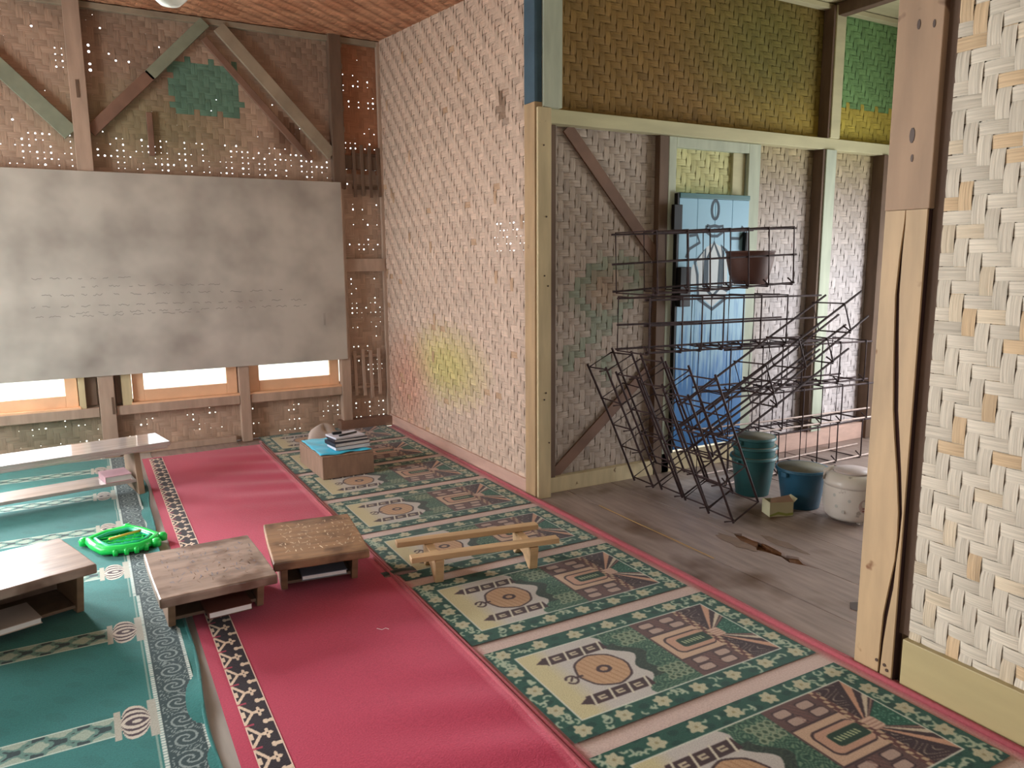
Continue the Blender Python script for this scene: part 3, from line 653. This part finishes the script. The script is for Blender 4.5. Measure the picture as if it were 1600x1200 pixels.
# curled-up corner of the carpet beside the small stool
fx = np.linspace(0, .16, 14); fy = np.linspace(0, .07, 8)
fold = np.empty((14, 8, 3)); fold[:] = (52, 58, 52); fold[:, :2] = (120, 96, 92)
grid_obj('carpet_fold', fx, fy, 0, fold, 'carpet_print', pc, (-.05, 2.17, .011), lambda X, Y: .014*np.sin(np.pi*Y/.07)*np.sin(np.pi*np.clip(X/.16, .04, .96)))

# red carpet runner
rc = empty('red_carpet', (.285, 1.0, 0)); tag(rc, 'crimson carpet runner with black and cream border along its left edge', 'carpet')
rx = np.linspace(0, .862, 60); ry = np.linspace(-.75, 5.16, 330)
def wr_z(X, Y):
    a = np.clip((X-.22)/.5, 0, 1)
    w1 = np.sin((Y*1.0+X*.35)*24+1.3*np.sin(Y*2.1))*np.clip(np.sin(Y*1.7+.6), .15, 1)
    return .006+.0048*a*(1+w1)
rcol = np.empty((60, 330, 3)); rcol[:] = (180, 62, 86)
rcol[rx > .832] = (200, 92, 112)
body = grid_obj('carpet_ground', rx, ry, 0, rcol, 'carpet_plain', rc, zfn=wr_z)
bx = np.linspace(.045, .135, 37); by = np.linspace(-.75, 5.12, 2300); BS, BT = np.meshgrid(bx-.045, by, indexing='ij')
bi = np.empty(BS.shape+(3,)); bi[:] = (40, 28, 34)
CR = (212, 188, 164); per = .078; tt = (np.mod(BT, .132)-.066)*per/.132
put(bi, (BS < .004) | (BS > .086), (226, 190, 176))
q = np.abs(tt)
put(bi, (BS < .036) & (np.abs(q-(.036-BS)*1.05) < .0065), CR)            # zigzag
put(bi, (BS < .014) & (q < .010), CR); put(bi, (BS < .03) & (q > per/2-.003), (186, 60, 84), .8)
th = np.arctan2(tt, BS-.056); rr_ = np.hypot(BS-.056, tt); put(bi, rr_ < .0125*(1+.35*np.cos(4*th)), CR); put(bi, rr_ < .003, (60, 40, 44))
put(bi, (np.abs(BS-.044) < .010) & (q < .004), CR)
q2 = per/2-q; put(bi, (BS > .062) & (q2 < .004+.10*np.maximum(BS-.066, 0)), CR); put(bi, np.hypot(BS-.064, q2) < .008, CR)
grid_obj('carpet_border', bx, by, .0078, bi, 'carpet_print', rc)
MB().tube([(.852, -.7, .012), (.857, 1.2, .013), (.855, 3.2, .013), (.85, 5.1, .012)], .008, 8).build('rolled_edge', 'carpet_red', rc, True)
MB().ribbon([(.62, 1.72, .0145), (.635, 1.70, .0145), (.652, 1.705, .0145), (.66, 1.69, .0145)], .004, (0, 0, 1)).build('thread', 'paper', rc)

# green carpet
gc = empty('green_carpet', (-1.6, 1.0, 0)); tag(gc, 'green carpet with grey onion-dome columns under the low desks at left', 'carpet')
ey = np.linspace(-.75, 4.9, 260)
edge = 1.846+.012*np.sin(ey*3.1+1)+.006*np.sin(ey*7.7)
edge -= .04*np.clip(1-np.abs(ey-2.05)/.35, 0, 1)*0
ex = np.linspace(0, 1, 30)
V = []
for yv, ed in zip(ey, edge):
    for xv in ex:
        t = xv; z = .004 + (.010+.008*math.sin(yv*9)+.006*math.sin(yv*17))*max(0, (t-.985)/.015)*1.0
        V.append((ed*t, yv, z))
n1 = len(ex); F = [(j*n1+i, j*n1+i+1, (j+1)*n1+i+1, (j+1)*n1+i) for j in range(len(ey)-1) for i in range(n1-1)]
plain('carpet_green', (46, 112, 108), 0.95, 0.12, 120, 0.5, spec=0.1)
mesh_obj('carpet_ground', V, F, 'carpet_green', gc, True)
MB().tube([(ed-.003, yv, .012+.006*math.sin(yv*9)) for yv, ed in zip(ey[::4], edge[::4])], .006, 6).build('bound_edge', 'carpet_green', gc, True)
def green_print(X, Y, per):      # X in metres from the white rope line (0) to the left (negative), Y centred on a column
    img = np.empty(X.shape+(3,)); img[:] = (46, 114, 110)
    GR, DK, CRM = (150, 164, 148), (44, 62, 64), (196, 186, 172)
    put(img, np.sin(X*40+Y*23)*np.sin(Y*31) > .5, (42, 104, 100), .5)
    # right border band
    put(img, (X > .012) & (X < .125), (48, 66, 68)); t = np.mod(Y+per/2, .113)-.0565
    th = np.arctan2(t, X-.068); rr_ = np.hypot(X-.068, t); put(img, (X > .016) & (X < .12) & (np.sin(rr_*260-2*th) > .55) & (rr_ < .045), (146, 158, 154), .85)
    sw = np.sin(X*150+6*np.sin(Y*70))*np.sin(Y*130+5*np.sin(X*90)); put(img, (X > .016) & (X < .12) & (rr_ > .045) & (sw > .35), (140, 152, 148), .8)
    for x0 in (.004, .126): put(img, (np.abs(X-x0) < .006) & (np.sin(Y*420) > -.75), (196, 204, 196))
    put(img, np.abs(X+.012) < .003, (120, 150, 140)); put(img, X > .134, (46, 114, 110))
    # column
    col = (X < -.115) & (np.abs(Y) < .052); put(img, (X < -.115) & (np.abs(Y) < .058), (120, 150, 138)); put(img, col, (92, 128, 118))
    ph = np.sin(X*52)*np.cos(Y*62)+.5*np.sin(X*104+1)*np.cos(Y*130); put(img, col & (ph > .25), GR); put(img, col & (ph < -.45), DK)
    put(img, (X < -.115) & (np.abs(np.abs(Y)-.055) < .0035), (180, 196, 184))
    put(img, (np.abs(X+.114) < .010) & (np.abs(Y) < .085), (170, 166, 152)); put(img, (np.abs(X+.012) < .012) & (np.abs(Y) < .112), (168, 166, 154))
    # onion
    u = (X+.062)/.042; half = .098*np.sqrt(np.clip(1-np.abs(u)**2.6, 0, 1))*(1-.12*u); on = (np.abs(u) < 1) & (np.abs(Y) < half)
    put(img, on, (70, 56, 62)); k = np.hypot(np.abs(Y)/np.maximum(half, 1e-3), .28*(u-.1)); put(img, on & (np.sin(k*21+1.2) > -.15), CRM)
    return img
per = .685
tx = np.concatenate([np.linspace(-1.58, -.63, 120), np.linspace(-.62, .131, 236)]); ty = np.linspace(-per/2, per/2, 210); TX, TY = np.meshgrid(tx, ty, indexing='ij')
tile = grid_obj('carpet_panel', tx, ty, .0082, green_print(TX, TY, per), 'carpet_print', gc)
for k in range(7):
    o = tile if k == 0 else tile.copy()
    if k: COL.objects.link(o); o.parent = gc
    o.location = (1.6+.096-.004*k*(k > 2), -1.0+2.525+per*(k-1), 0)

# ------------------------------------------------------------------ whiteboard
wb = empty('whiteboard', (-.6, 6.345, .625)); tag(wb, 'large smudged white writing board hung over the windows', 'whiteboard')
MB().box(-.12, 2.542, -.012, 0, 0, 1.475).build('board_panel', 'whiteboard', wb, bevel=.002)
part('board_edge', 'post_grey', wb, 2.542, 2.548, -.013, .003, 0, 1.475, 0)
rr = random.Random(5)
def scribble(zrow, xa, xb):
    m_ = MB(); x = xa
    while x < xb:
        wl_ = rr.uniform(.03, .11); k = max(3, int(wl_/.012)); pts = [(x+i*.012, -.0126, zrow+rr.uniform(-.006, .008)) for i in range(k)]
        m_.ribbon(pts, .0045, NY); x += wl_+rr.uniform(.015, .06)
    m_.build('marker_writing', 'board_line', wb)['kind'] = 'stuff'
for zr, a, b_ in ((.60, .35, 2.0), (.52, .28, 2.1), (.47, .55, 2.2), (.45, .3, 1.4), (.66, .6, 1.5), (.72, .3, .9)): scribble(zr, a, b_)
for k in range(3): m_ = MB().ribbon([(2.35+k*.006, -.0126, .30), (2.352+k*.006, -.0126, .40)], .002, NY).build('marker_writing', 'board_line', wb)

# ------------------------------------------------------------------ low desks
def carve(parent, x0, x1, y0, y1, z, rows, seed, mat='carve', dens=1.0):
    r = random.Random(seed); m_ = MB()
    for k in range(rows):
        y = y0+(k+.5)*(y1-y0)/rows; x = x0+r.uniform(0, .03)
        while x < x1:
            h = (y1-y0)/rows*.38; wd = r.uniform(.012, .034)
            if r.random() < dens:
                pts = [(x+r.uniform(0, wd), y+r.uniform(-h, h), z) for _ in range(r.choice((2, 3, 4)))]
                m_.ribbon(pts, r.uniform(.0018, .0034), (0, 0, 1))
            x += wd+r.uniform(.002, .012)
    m_.build('carved_scratches', mat, parent)['kind'] = 'stuff'
def desk(name, loc, rz, wdt, dep, h, top, leg, label, legin=.05, thick=.04):
    """floor desk: thick top on two board legs with an under-shelf; local origin at the floor centre"""
    d = empty(name, loc, rz); tag(d, label, 'desk', 'low wooden reading desks')
    t = MB(); n = 7
    poly = [(-wdt/2, -dep/2)]+[(-wdt/2+wdt*k/n, -dep/2+random.uniform(-.004, .004)) for k in range(1, n)]+[(wdt/2, -dep/2), (wdt/2+.003, 0), (wdt/2, dep/2), (0, dep/2+.003), (-wdt/2, dep/2), (-wdt/2-.003, 0)]
    t.prism(poly, h-thick, h).build('desk_top', top, d, bevel=.006)
    for s in (-1, 1):
        x = s*(wdt/2-legin); a, b_ = -dep/2+.10, dep/2-.06
        MB().prism([(a+.025, 0), (b_-.02, 0), (b_, h-thick), (a-.02, h-thick)], x-.014, x+.014, 'x').build('leg', leg, d, bevel=.003)
    MB().box(-wdt/2+legin+.015, wdt/2-legin-.015, -dep/2+.13, dep/2-.08, .022, .036).build('under_shelf', 'post_dark', d, bevel=.002)  # shelf coloured dark to put the shade under the desk into it
    MB().box(-wdt/2+legin+.014, wdt/2-legin-.014, dep/2-.085, dep/2-.07, .036, h-thick).build('added_back_board', 'post_dark', d)  # dark board added at the rear to stand for shade under the desk
    return d
d2 = desk('reading_desk', (.37, 3.31, 0.010), math.radians(2), .445, .545, .175, 'desk_grey', 'desk_side', 'weathered grey low desk in the middle, overlapping green and red carpets')
carve(d2, -.19, .19, -.2, .22, .1756, 9, 3, 'desk_side', .5); carve(d2, -.18, .2, -.15, .22, .1757, 6, 9, 'cover_grey', .5)
d3 = desk('reading_desk', (.845, 3.395, 0.012), math.radians(-7), .41, .53, .178, 'desk_brown', 'desk_side', 'brown low desk covered in carved pale scratches, on the red carpet')
carve(d3, -.17, .19, -.17, .22, .1788, 8, 6, 'carve', .95)
d1 = desk('reading_desk', (-.405, 3.50, 0.010), math.radians(18), .62, .45, .235, 'desk_grey', 'desk_side', 'smooth greyish low desk cut off by the left edge', .04)
def book(name, loc, rz, w_, l_, t_, cover, label, cat='book', group=None, tilt=0):
    b_ = empty(name, loc, rz); tag(b_, label, cat, group)
    if tilt: b_.rotation_euler = (tilt, 0, rz)
    MB().box(-w_/2, w_/2, -l_/2, l_/2, t_-.003, t_).build('cover', cover, b_, bevel=.001); MB().box(-w_/2, w_/2, -l_/2, l_/2, 0, .003).build('cover', cover, b_, bevel=.001)
    MB().box(-w_/2, -w_/2+.003, -l_/2, l_/2, .003, t_-.003).build('spine', cover, b_); MB().box(-w_/2+.003, w_/2-.004, -l_/2+.004, l_/2-.004, .003, t_-.003).build('pages', 'paper', b_)
    return b_
book('book', (.41, 3.175, .048), math.radians(3), .17, .22, .028, 'cover_brown', 'brown book with white page edge sticking out from the middle desk')
book('book', (.86, 3.36, .050), math.radians(-7), .20, .26, .022, 'cover_grey', 'thin grey book on the shaded shelf of the carved brown desk')
book('book', (-.40, 3.42, .048), math.radians(18), .26, .20, .025, 'bag_grey', 'pale beige book lying under the desk at the left edge')

# long bench
bn = empty('long_bench', (-.303, 5.281, .010), math.radians(10.6)); tag(bn, 'long pale glossy bench with lower shelf before the windows at left', 'bench')
MB().box(-1.0, .70, -.165, .165, .277, .305).build('bench_top', 'bench_wood', bn, bevel=.004)
MB().box(-1.0, .68, -.172, -.150, .264, .280).build('bench_edge', 'bench_wood', bn, bevel=.003)
for x in (.50, -.80): MB().prism([(-.20, 0), (.10, 0), (.13, .277), (-.14, .277)], x-.018, x+.018, 'x').build('leg', 'bench_leg', bn, bevel=.003)
MB().box(-.782, .482, -.165, .06, .075, .095).build('lower_shelf', 'bench_wood', bn, bevel=.003)
book('book', (.085, 5.285, .106), math.radians(10.6), .15, .19, .04, 'cover_pink', 'thick pink book at the end of the long bench shelf')

# wooden box with cloth and books
bxx = empty('wooden_box', (1.47, 5.17, .012), math.radians(1.5)); tag(bxx, 'low brown wooden box carrying books on the prayer carpet', 'box')
for nm, a in (('box_side', (-.18, .18, -.275, -.257, 0, .145)), ('box_side', (-.18, .18, .257, .275, 0, .145)), ('box_end', (-.18, -.162, -.257, .257, 0, .145)), ('box_end', (.162, .18, -.257, .257, 0, .145)), ('box_lid', (-.178, .178, -.273, .273, .1455, .155))):
    part(nm, 'box_wood', bxx, *a)
cx = np.linspace(-.185, .185, 20); cy = np.linspace(-.25, .255, 24)
V = []
for a in cx:
    for c_ in cy:
        z = .158+.003*math.sin(a*40+c_*22)+.002*math.sin(c_*50)
        wv = .03*math.sin(c_*14)+(.03 if c_ < -.15 else 0)
        V.append((a*(.94+wv*.4), c_+.012*math.sin(a*22), z))
F = [(i*24+j, (i+1)*24+j, (i+1)*24+j+1, i*24+j+1) for i in range(19) for j in range(23)]
cl = mesh_obj('cloth_sheet', V, F, 'cyan_cloth', None, True, loc=(1.47, 5.17, .0165)); sd = cl.modifiers.new('thickness', 'SOLIDIFY'); sd.thickness = .003
tag(cl, 'bright cyan plastic sheet draped over the wooden box', 'plastic sheet')
zt = .182
for (dx, dy, w_, l_, t_, cv, rz, lb) in ((.06, -.12, .25, .17, .022, 'cover_white', 4, 'white book at the bottom of the stack on the cyan sheet'), (.055, -.11, .26, .18, .026, 'cover_dark', 7, 'dark book second from the bottom of the box stack'), (.06, -.09, .24, .17, .018, 'cover_dark', 2, 'black book third in the stack on the wooden box'), (.05, -.08, .22, .17, .012, 'cover_white', 9, 'thin white book on top of the stack on the wooden box')):
    book('book', (1.47+dx, 5.17+dy, zt), math.radians(rz), w_, l_, t_, cv, lb, group='books stacked on the wooden box'); zt += t_+.0006
pn = MB().tube([(1.46, 5.03, zt+.006), (1.60, 5.09, zt+.006)], .006, 8).build('marker_pen', 'pen_black', None, True); tag(pn, 'black pen lying on the top book of the stack', 'pen')
pk = MB().box(1.435, 1.50, 5.10, 5.13, zt+.0005, zt+.018).build('pen_case', 'pen_black', None, bevel=.004); tag(pk, 'small black case beside the pen on the book stack', 'case')
# grey crumpled bag behind the box
m_ = MB(); prof = []
V = []; n = 20
for k in range(9):
    ph = PI/2*k/8
    for i in range(n):
        a = 2*PI*i/n; rr_ = math.cos(ph)*(1+.16*math.sin(3*a+k)); V.append((.15*rr_*math.cos(a), .09*rr_*math.sin(a), .20*math.sin(ph)*(1+.15*math.sin(2*a+1))))
F = [(k*n+i, k*n+(i+1) % n, (k+1)*n+(i+1) % n, (k+1)*n+i) for k in range(8) for i in range(n)]
bg_ = mesh_obj('cloth_bag', V, F, 'bag_grey', None, True, loc=(1.52, 5.64, .010)); tag(bg_, 'crumpled grey cloth bag behind the wooden box', 'bag')

# small two-rail stool
st = empty('rail_stool', (1.545, 3.075, .010), math.radians(-10.5)); tag(st, 'small pale stool of two wooden rails on the prayer carpet', 'stool')
for y, dx in ((.105, -.015), (-.105, .012)): MB().bar((-.365+dx, y, .125), (.345+dx, y, .128), .052, .026, (0, 0, 1)).build('rail', 'stool_wood', st, bevel=.003)
for x in (-.225, .23): MB().prism([(-.115, .0), (-.09, 0), (-.02, .045), (.05, .05), (.10, 0), (.125, 0), (.135, .112), (-.135, .112)], x-.02, x+.02, 'x').build('leg', 'stool_wood', st, bevel=.003)

# green toy
ty_ = empty('toy_frame', (.085, 4.27, .012), math.radians(0)); tag(ty_, 'bright green plastic toy frame on the green carpet', 'toy')
out = [(-.165, .06), (-.09, .13), (.03, .165), (.09, .08), (.15, -.04), (.12, -.11), (.06, -.155), (-.02, -.15), (-.10, -.13), (-.14, -.03)]
m_ = MB().tube([(x, y, .024) for x, y in out], .023, 8, closed=True); m_.build('rim', 'toy_green', ty_, True)
MB().prism([(x*.9, y*.9) for x, y in out], .0, .014).build('tray', 'toy_teal', ty_)
inn = [(x*.80, y*.78) for x, y in out]; MB().tube([(x, y, .034) for x, y in inn], .011, 8, closed=True).build('inner_rim', 'toy_teal', ty_, True)
for k, (x, y) in enumerate(((-.185, .07), (.175, -.05), (.14, -.13), (.02, .19))): MB().lathe([(.0, 0), (.022, .004), (.024, .03), (.016, .042), (0, .044)], 14, x, y).build('knob', 'toy_green', ty_, True)
for x, y in ((-.05, -.165), (.0, -.172), (.045, -.176), (.09, -.16)): MB().lathe([(.0, 0), (.012, .002), (.012, .028), (0, .034)], 10, x, y).build('stud', 'toy_green', ty_, True)
for k in range(5): MB().tube([(-.11+k*.045, -.085, .026), (-.06+k*.04, .085, .026)], .0035, 6).build('lattice_rod', 'toy_green', ty_)
for k in range(3): MB().tube([(-.12, -.04+k*.045, .03), (.12, -.05+k*.05, .03)], .0035, 6).build('lattice_rod', 'toy_green', ty_)
MB().tube([(-.07, -.015, .042), (.08, .045, .042)], .007, 8).build('stick', 'toy_orange', ty_, True)

# hanging bulb
lb = empty('hanging_bulb', (.318, 2.74, 3.06)); tag(lb, 'round white light bulb hanging below the woven ceiling', 'light bulb')
MB().lathe([(0, -.815), (.03, -.81), (.052, -.79), (.060, -.76), (.055, -.725), (.038, -.695), (.02, -.675)], 24).build('bulb', 'bulb_glass', lb, True)
MB().lathe([(.022, -.678), (.024, -.62), (.016, -.60), (0, -.598)], 16).build('lamp_holder', 'bulb_base', lb, True)
MB().tube([(0, 0, 0), (0, 0, -.60)], .004, 6).build('cord', 'cord', lb)

# ------------------------------------------------------------------ rebar cages in the side room
def cage(loc, rot, length, a, b_, n, label, over=(0, 0), r1=.0068, r2=.0052, mid=False, light=False, stirrups=True):
    """bars along local X, stirrups in the local YZ plane, a (Y) by b_ (Z)"""
    c = empty('rebar_cage', loc); c.rotation_euler = rot; tag(c, label, 'rebar cage', 'rusty rebar cages piled in the side room')
    for y, z in ((0, 0), (a, 0), (a, b_), (0, b_)) + (((0, b_*.52), (a, b_*.48)) if mid else ()):
        e0 = over[0]*random.uniform(.4, 1); e1 = over[1]*random.uniform(.4, 1)
        MB().tube([(-e0, y, z), (length*.5, y+random.uniform(-.006, .006), z+random.uniform(-.006, .006)), (length+e1, y, z)], r1, 6).build('long_bar', 'rebar_light' if light and z == 0 else 'rebar', c)
    if n:
        for k in range(n):
            x = (k+.5)*length/n+random.uniform(-.012, .012) if n > 1 else length/2; q = .01; s = random.uniform(-.012, .012)
            if n > 2 and k == 0: x = .01
            if n > 2 and k == n-1: x = length-.01
            pts = [(x, -q, -q), (x+s, a+q, -q), (x+s, a+q, b_+q), (x, -q, b_+q)]
            MB().tube(pts+[(x+.004, -q, -q*.2), (x+.006, .035, .03)], r2, 6).build('stirrup', 'rebar', c)
    return c
# leaning cages, feet in a row on the planks: local X runs up the slope
sl_a = math.atan2(.79, -.38)
for k, (y, dx) in enumerate(((3.64, 0.0), (3.39, .02), (3.15, .0), (2.90, -.05))):
    cage((3.075+dx, y+.0, .012), (0, -sl_a, 0), .88-.02*k, .19, -.205, 5, ('leaning rebar cage nearest the blue door', 'second leaning rebar cage from the blue door', 'third leaning rebar cage from the blue door', 'leaning rebar cage nearest the red carpet edge')[k], (0, .02))
# wide beams lying on top of each other across the door
cage((2.78, 3.32, 1.262), (0, math.radians(-2.0), 0), 1.11, .36, .335, 7, 'topmost rebar cage holding the brown pot', (.02, .03), mid=True)
cage((2.76, 3.36, .925), (0, math.radians(.6), math.radians(1)), 1.16, .25, .30, 7, 'second rebar cage from the top, bars jutting right', (.02, .45), mid=True)
cage((3.47, 3.43, .622), (0, math.radians(1.2), math.radians(1)), 1.36, .26, .27, 7, 'upper rebar cage of the pile behind the buckets', (.05, .12))
cage((3.49, 3.45, .335), (0, math.radians(.8), math.radians(-1)), 1.36, .24, .25, 7, 'middle rebar cage of the pile behind the buckets', (.06, .40), light=True)
cage((3.50, 3.45, .018), (0, 0, math.radians(1)), 1.38, .24, .27, 7, 'lowest rebar cage behind the buckets', (.08, .42), light=True)
# tilted bars rising to the right
cage((2.98, 2.98, .50), (0, math.radians(-24), math.radians(4)), 1.25, .20, .18, 4, 'tilted rebar cage with bar ends rising to the right', (.05, .25))
cage((3.05, 3.12, .34), (0, math.radians(-24), math.radians(2)), 1.15, .18, .16, 3, 'lower tilted rebar cage behind the stacked buckets', (.05, .2))

def bucket(name, loc, r0, r1_, h, mat, label, group=None, tiltx=0, inn='bucket_in'):
    b_ = empty(name, loc); tag(b_, label, 'bucket', group); b_.rotation_euler = (tiltx, 0, 0)
    MB().lathe([(0, .002), (r0, 0), (r0+(r1_-r0)*.9, h*.9), (r1_*1.0, h*.93), (r1_*1.04, h*.94), (r1_*1.05, h), (r1_*.99, h)], 32).build('shell', mat, b_, True)
    MB().lathe([(r1_*.985, h), (r0*.97, .02), (0, .018)], 32).build('lining', inn, b_, True)
    MB().tube([(r1_*1.05*math.cos(a), r1_*1.05*math.sin(a), h-.012-.07*abs(math.sin(a))*0) for a in np.linspace(0, 2*PI, 24, endpoint=False)], .004, 6, closed=True).build('rim', mat, b_, True)
    for s in (-1, 1): MB().box(s*r1_*1.03-.012, s*r1_*1.03+.012, -.02, .02, h*.82, h*.93).build('handle_lug', mat, b_, bevel=.003)
    return b_
bucket('bucket', (3.56, 3.27, .002), .100, .135, .245, 'bucket_green', 'lowest teal bucket of the nested stack on the planks', 'nested teal buckets')
bucket('bucket', (3.565, 3.27, .065), .098, .130, .245, 'bucket_green', 'middle teal bucket of the nested stack', 'nested teal buckets')
bucket('bucket', (3.57, 3.275, .125), .096, .122, .24, 'bucket_green', 'top bucket of the nested stack with dusty brown inside', 'nested teal buckets')
bucket('bucket', (3.62, 2.95, .002), .105, .142, .235, 'bucket_blue', 'single open blue bucket beside the rice cooker')
bk = empty('tub', (3.70, 3.50, 1.292)); tag(bk, 'dark brown tub sitting in the topmost rebar cage', 'tub')
MB().lathe([(0, .002), (.095, 0), (.125, .06), (.144, .15), (.148, .195), (.153, .195), (.153, .207), (.144, .207), (.138, .15), (.09, .012), (0, .012)], 32).build('shell', 'pot_brown', bk, True)
# rice cooker
ck = empty('rice_cooker', (3.665, 2.645, .004)); tag(ck, 'white rice cooker half hidden behind the cracked post', 'rice cooker')
MB().lathe([(0, .012), (.118, .012), (.135, .03), (.148, .09), (.15, .16), (.147, .20)], 36).build('body', 'cooker_white', ck, True)
ld = MB().lathe([(.149, .20), (.151, .215), (.143, .245), (.118, .268), (.06, .278), (0, .28)], 36).build('lid', 'cooker_white', ck, True)
MB().lathe([(.105, .274), (.10, .282), (.0, .286)], 30).build('lid_inset', 'cooker_lid', ld, True)
ckr = math.atan2(-2.645, -3.665)
for da in (.55, -2.2, 2.5): MB().lathe([(.018, 0), (.016, .014)], 12, .1*math.cos(ckr+da), .1*math.sin(ckr+da)).build('foot', 'cooker_white', ck, True)
ha = [ckr-.85, ckr+2.29]
MB().tube([(.148*math.cos(ckr-1.3), .148*math.sin(ckr-1.3), .225), (.15*math.cos(ckr-1.3), .15*math.sin(ckr-1.3), .27), (.10*math.cos(ckr-1.3), .10*math.sin(ckr-1.3), .295)], .012, 8).build('handle', 'cooker_white', ck, True)
def decal(a, z, ra, mat, nm, k=16):
    V = [((.1508)*math.cos(a+ra/.15*math.cos(t)), (.1508)*math.sin(a+ra/.15*math.cos(t)), z+ra*1.1*math.sin(t)) for t in np.linspace(0, 2*PI, k, endpoint=False)]
    mesh_obj(nm, V, [tuple(range(k))], mat, ck)
decal(ckr+.50, .115, .035, 'decal_pink', 'print_badge')
for z in (.085, .10): mesh_obj('print_line', [(.1514*math.cos(ckr+.50+s), .1514*math.sin(ckr+.50+s), z+dz) for s, dz in ((-.1, 0), (.12, 0), (.12, .006), (-.1, .006))], [(0, 1, 2, 3)], 'decal_red', ck)
for a, z in ((-.5, .10), (-.25, .075), (-.05, .14), (-.6, .16)): decal(ckr+a, z, .009, 'decal_grey', 'print_flower', 7)
# carton
ct = empty('small_carton', (3.375, 2.905, .002), math.radians(-22)); tag(ct, 'small crumpled cream and green carton before the blue bucket', 'carton')
for a in ((-.07, .07, -.05, -.048, 0, .085), (-.07, .07, .048, .05, 0, .08), (-.07, -.068, -.05, .05, 0, .085), (.068, .07, -.05, .05, 0, .08), (-.07, .07, -.05, .05, 0, .002)): part('carton_wall', 'carton', ct, *a, 0)
mesh_obj('green_band', [(-.07, -.0505, .012), (-.02, -.0505, .03), (.03, -.0505, .018), (.07, -.0505, .022), (.07, -.0505, .008), (.03, -.0505, .004), (-.02, -.0505, .014), (-.07, -.0505, .003)], [(0, 1, 2, 3, 4, 5, 6, 7)], 'carton_green', ct)
mesh_obj('carton_flap', [(-.07, -.05, .085), (.07, -.05, .085), (.065, .0, .11), (-.05, -.01, .098)], [(0, 1, 2, 3)], 'carton_in', ct)
mesh_obj('carton_flap', [(.07, -.05, .08), (.07, .05, .08), (.10, .045, .10), (.098, -.04, .098)], [(0, 1, 2, 3)], 'carton', ct)
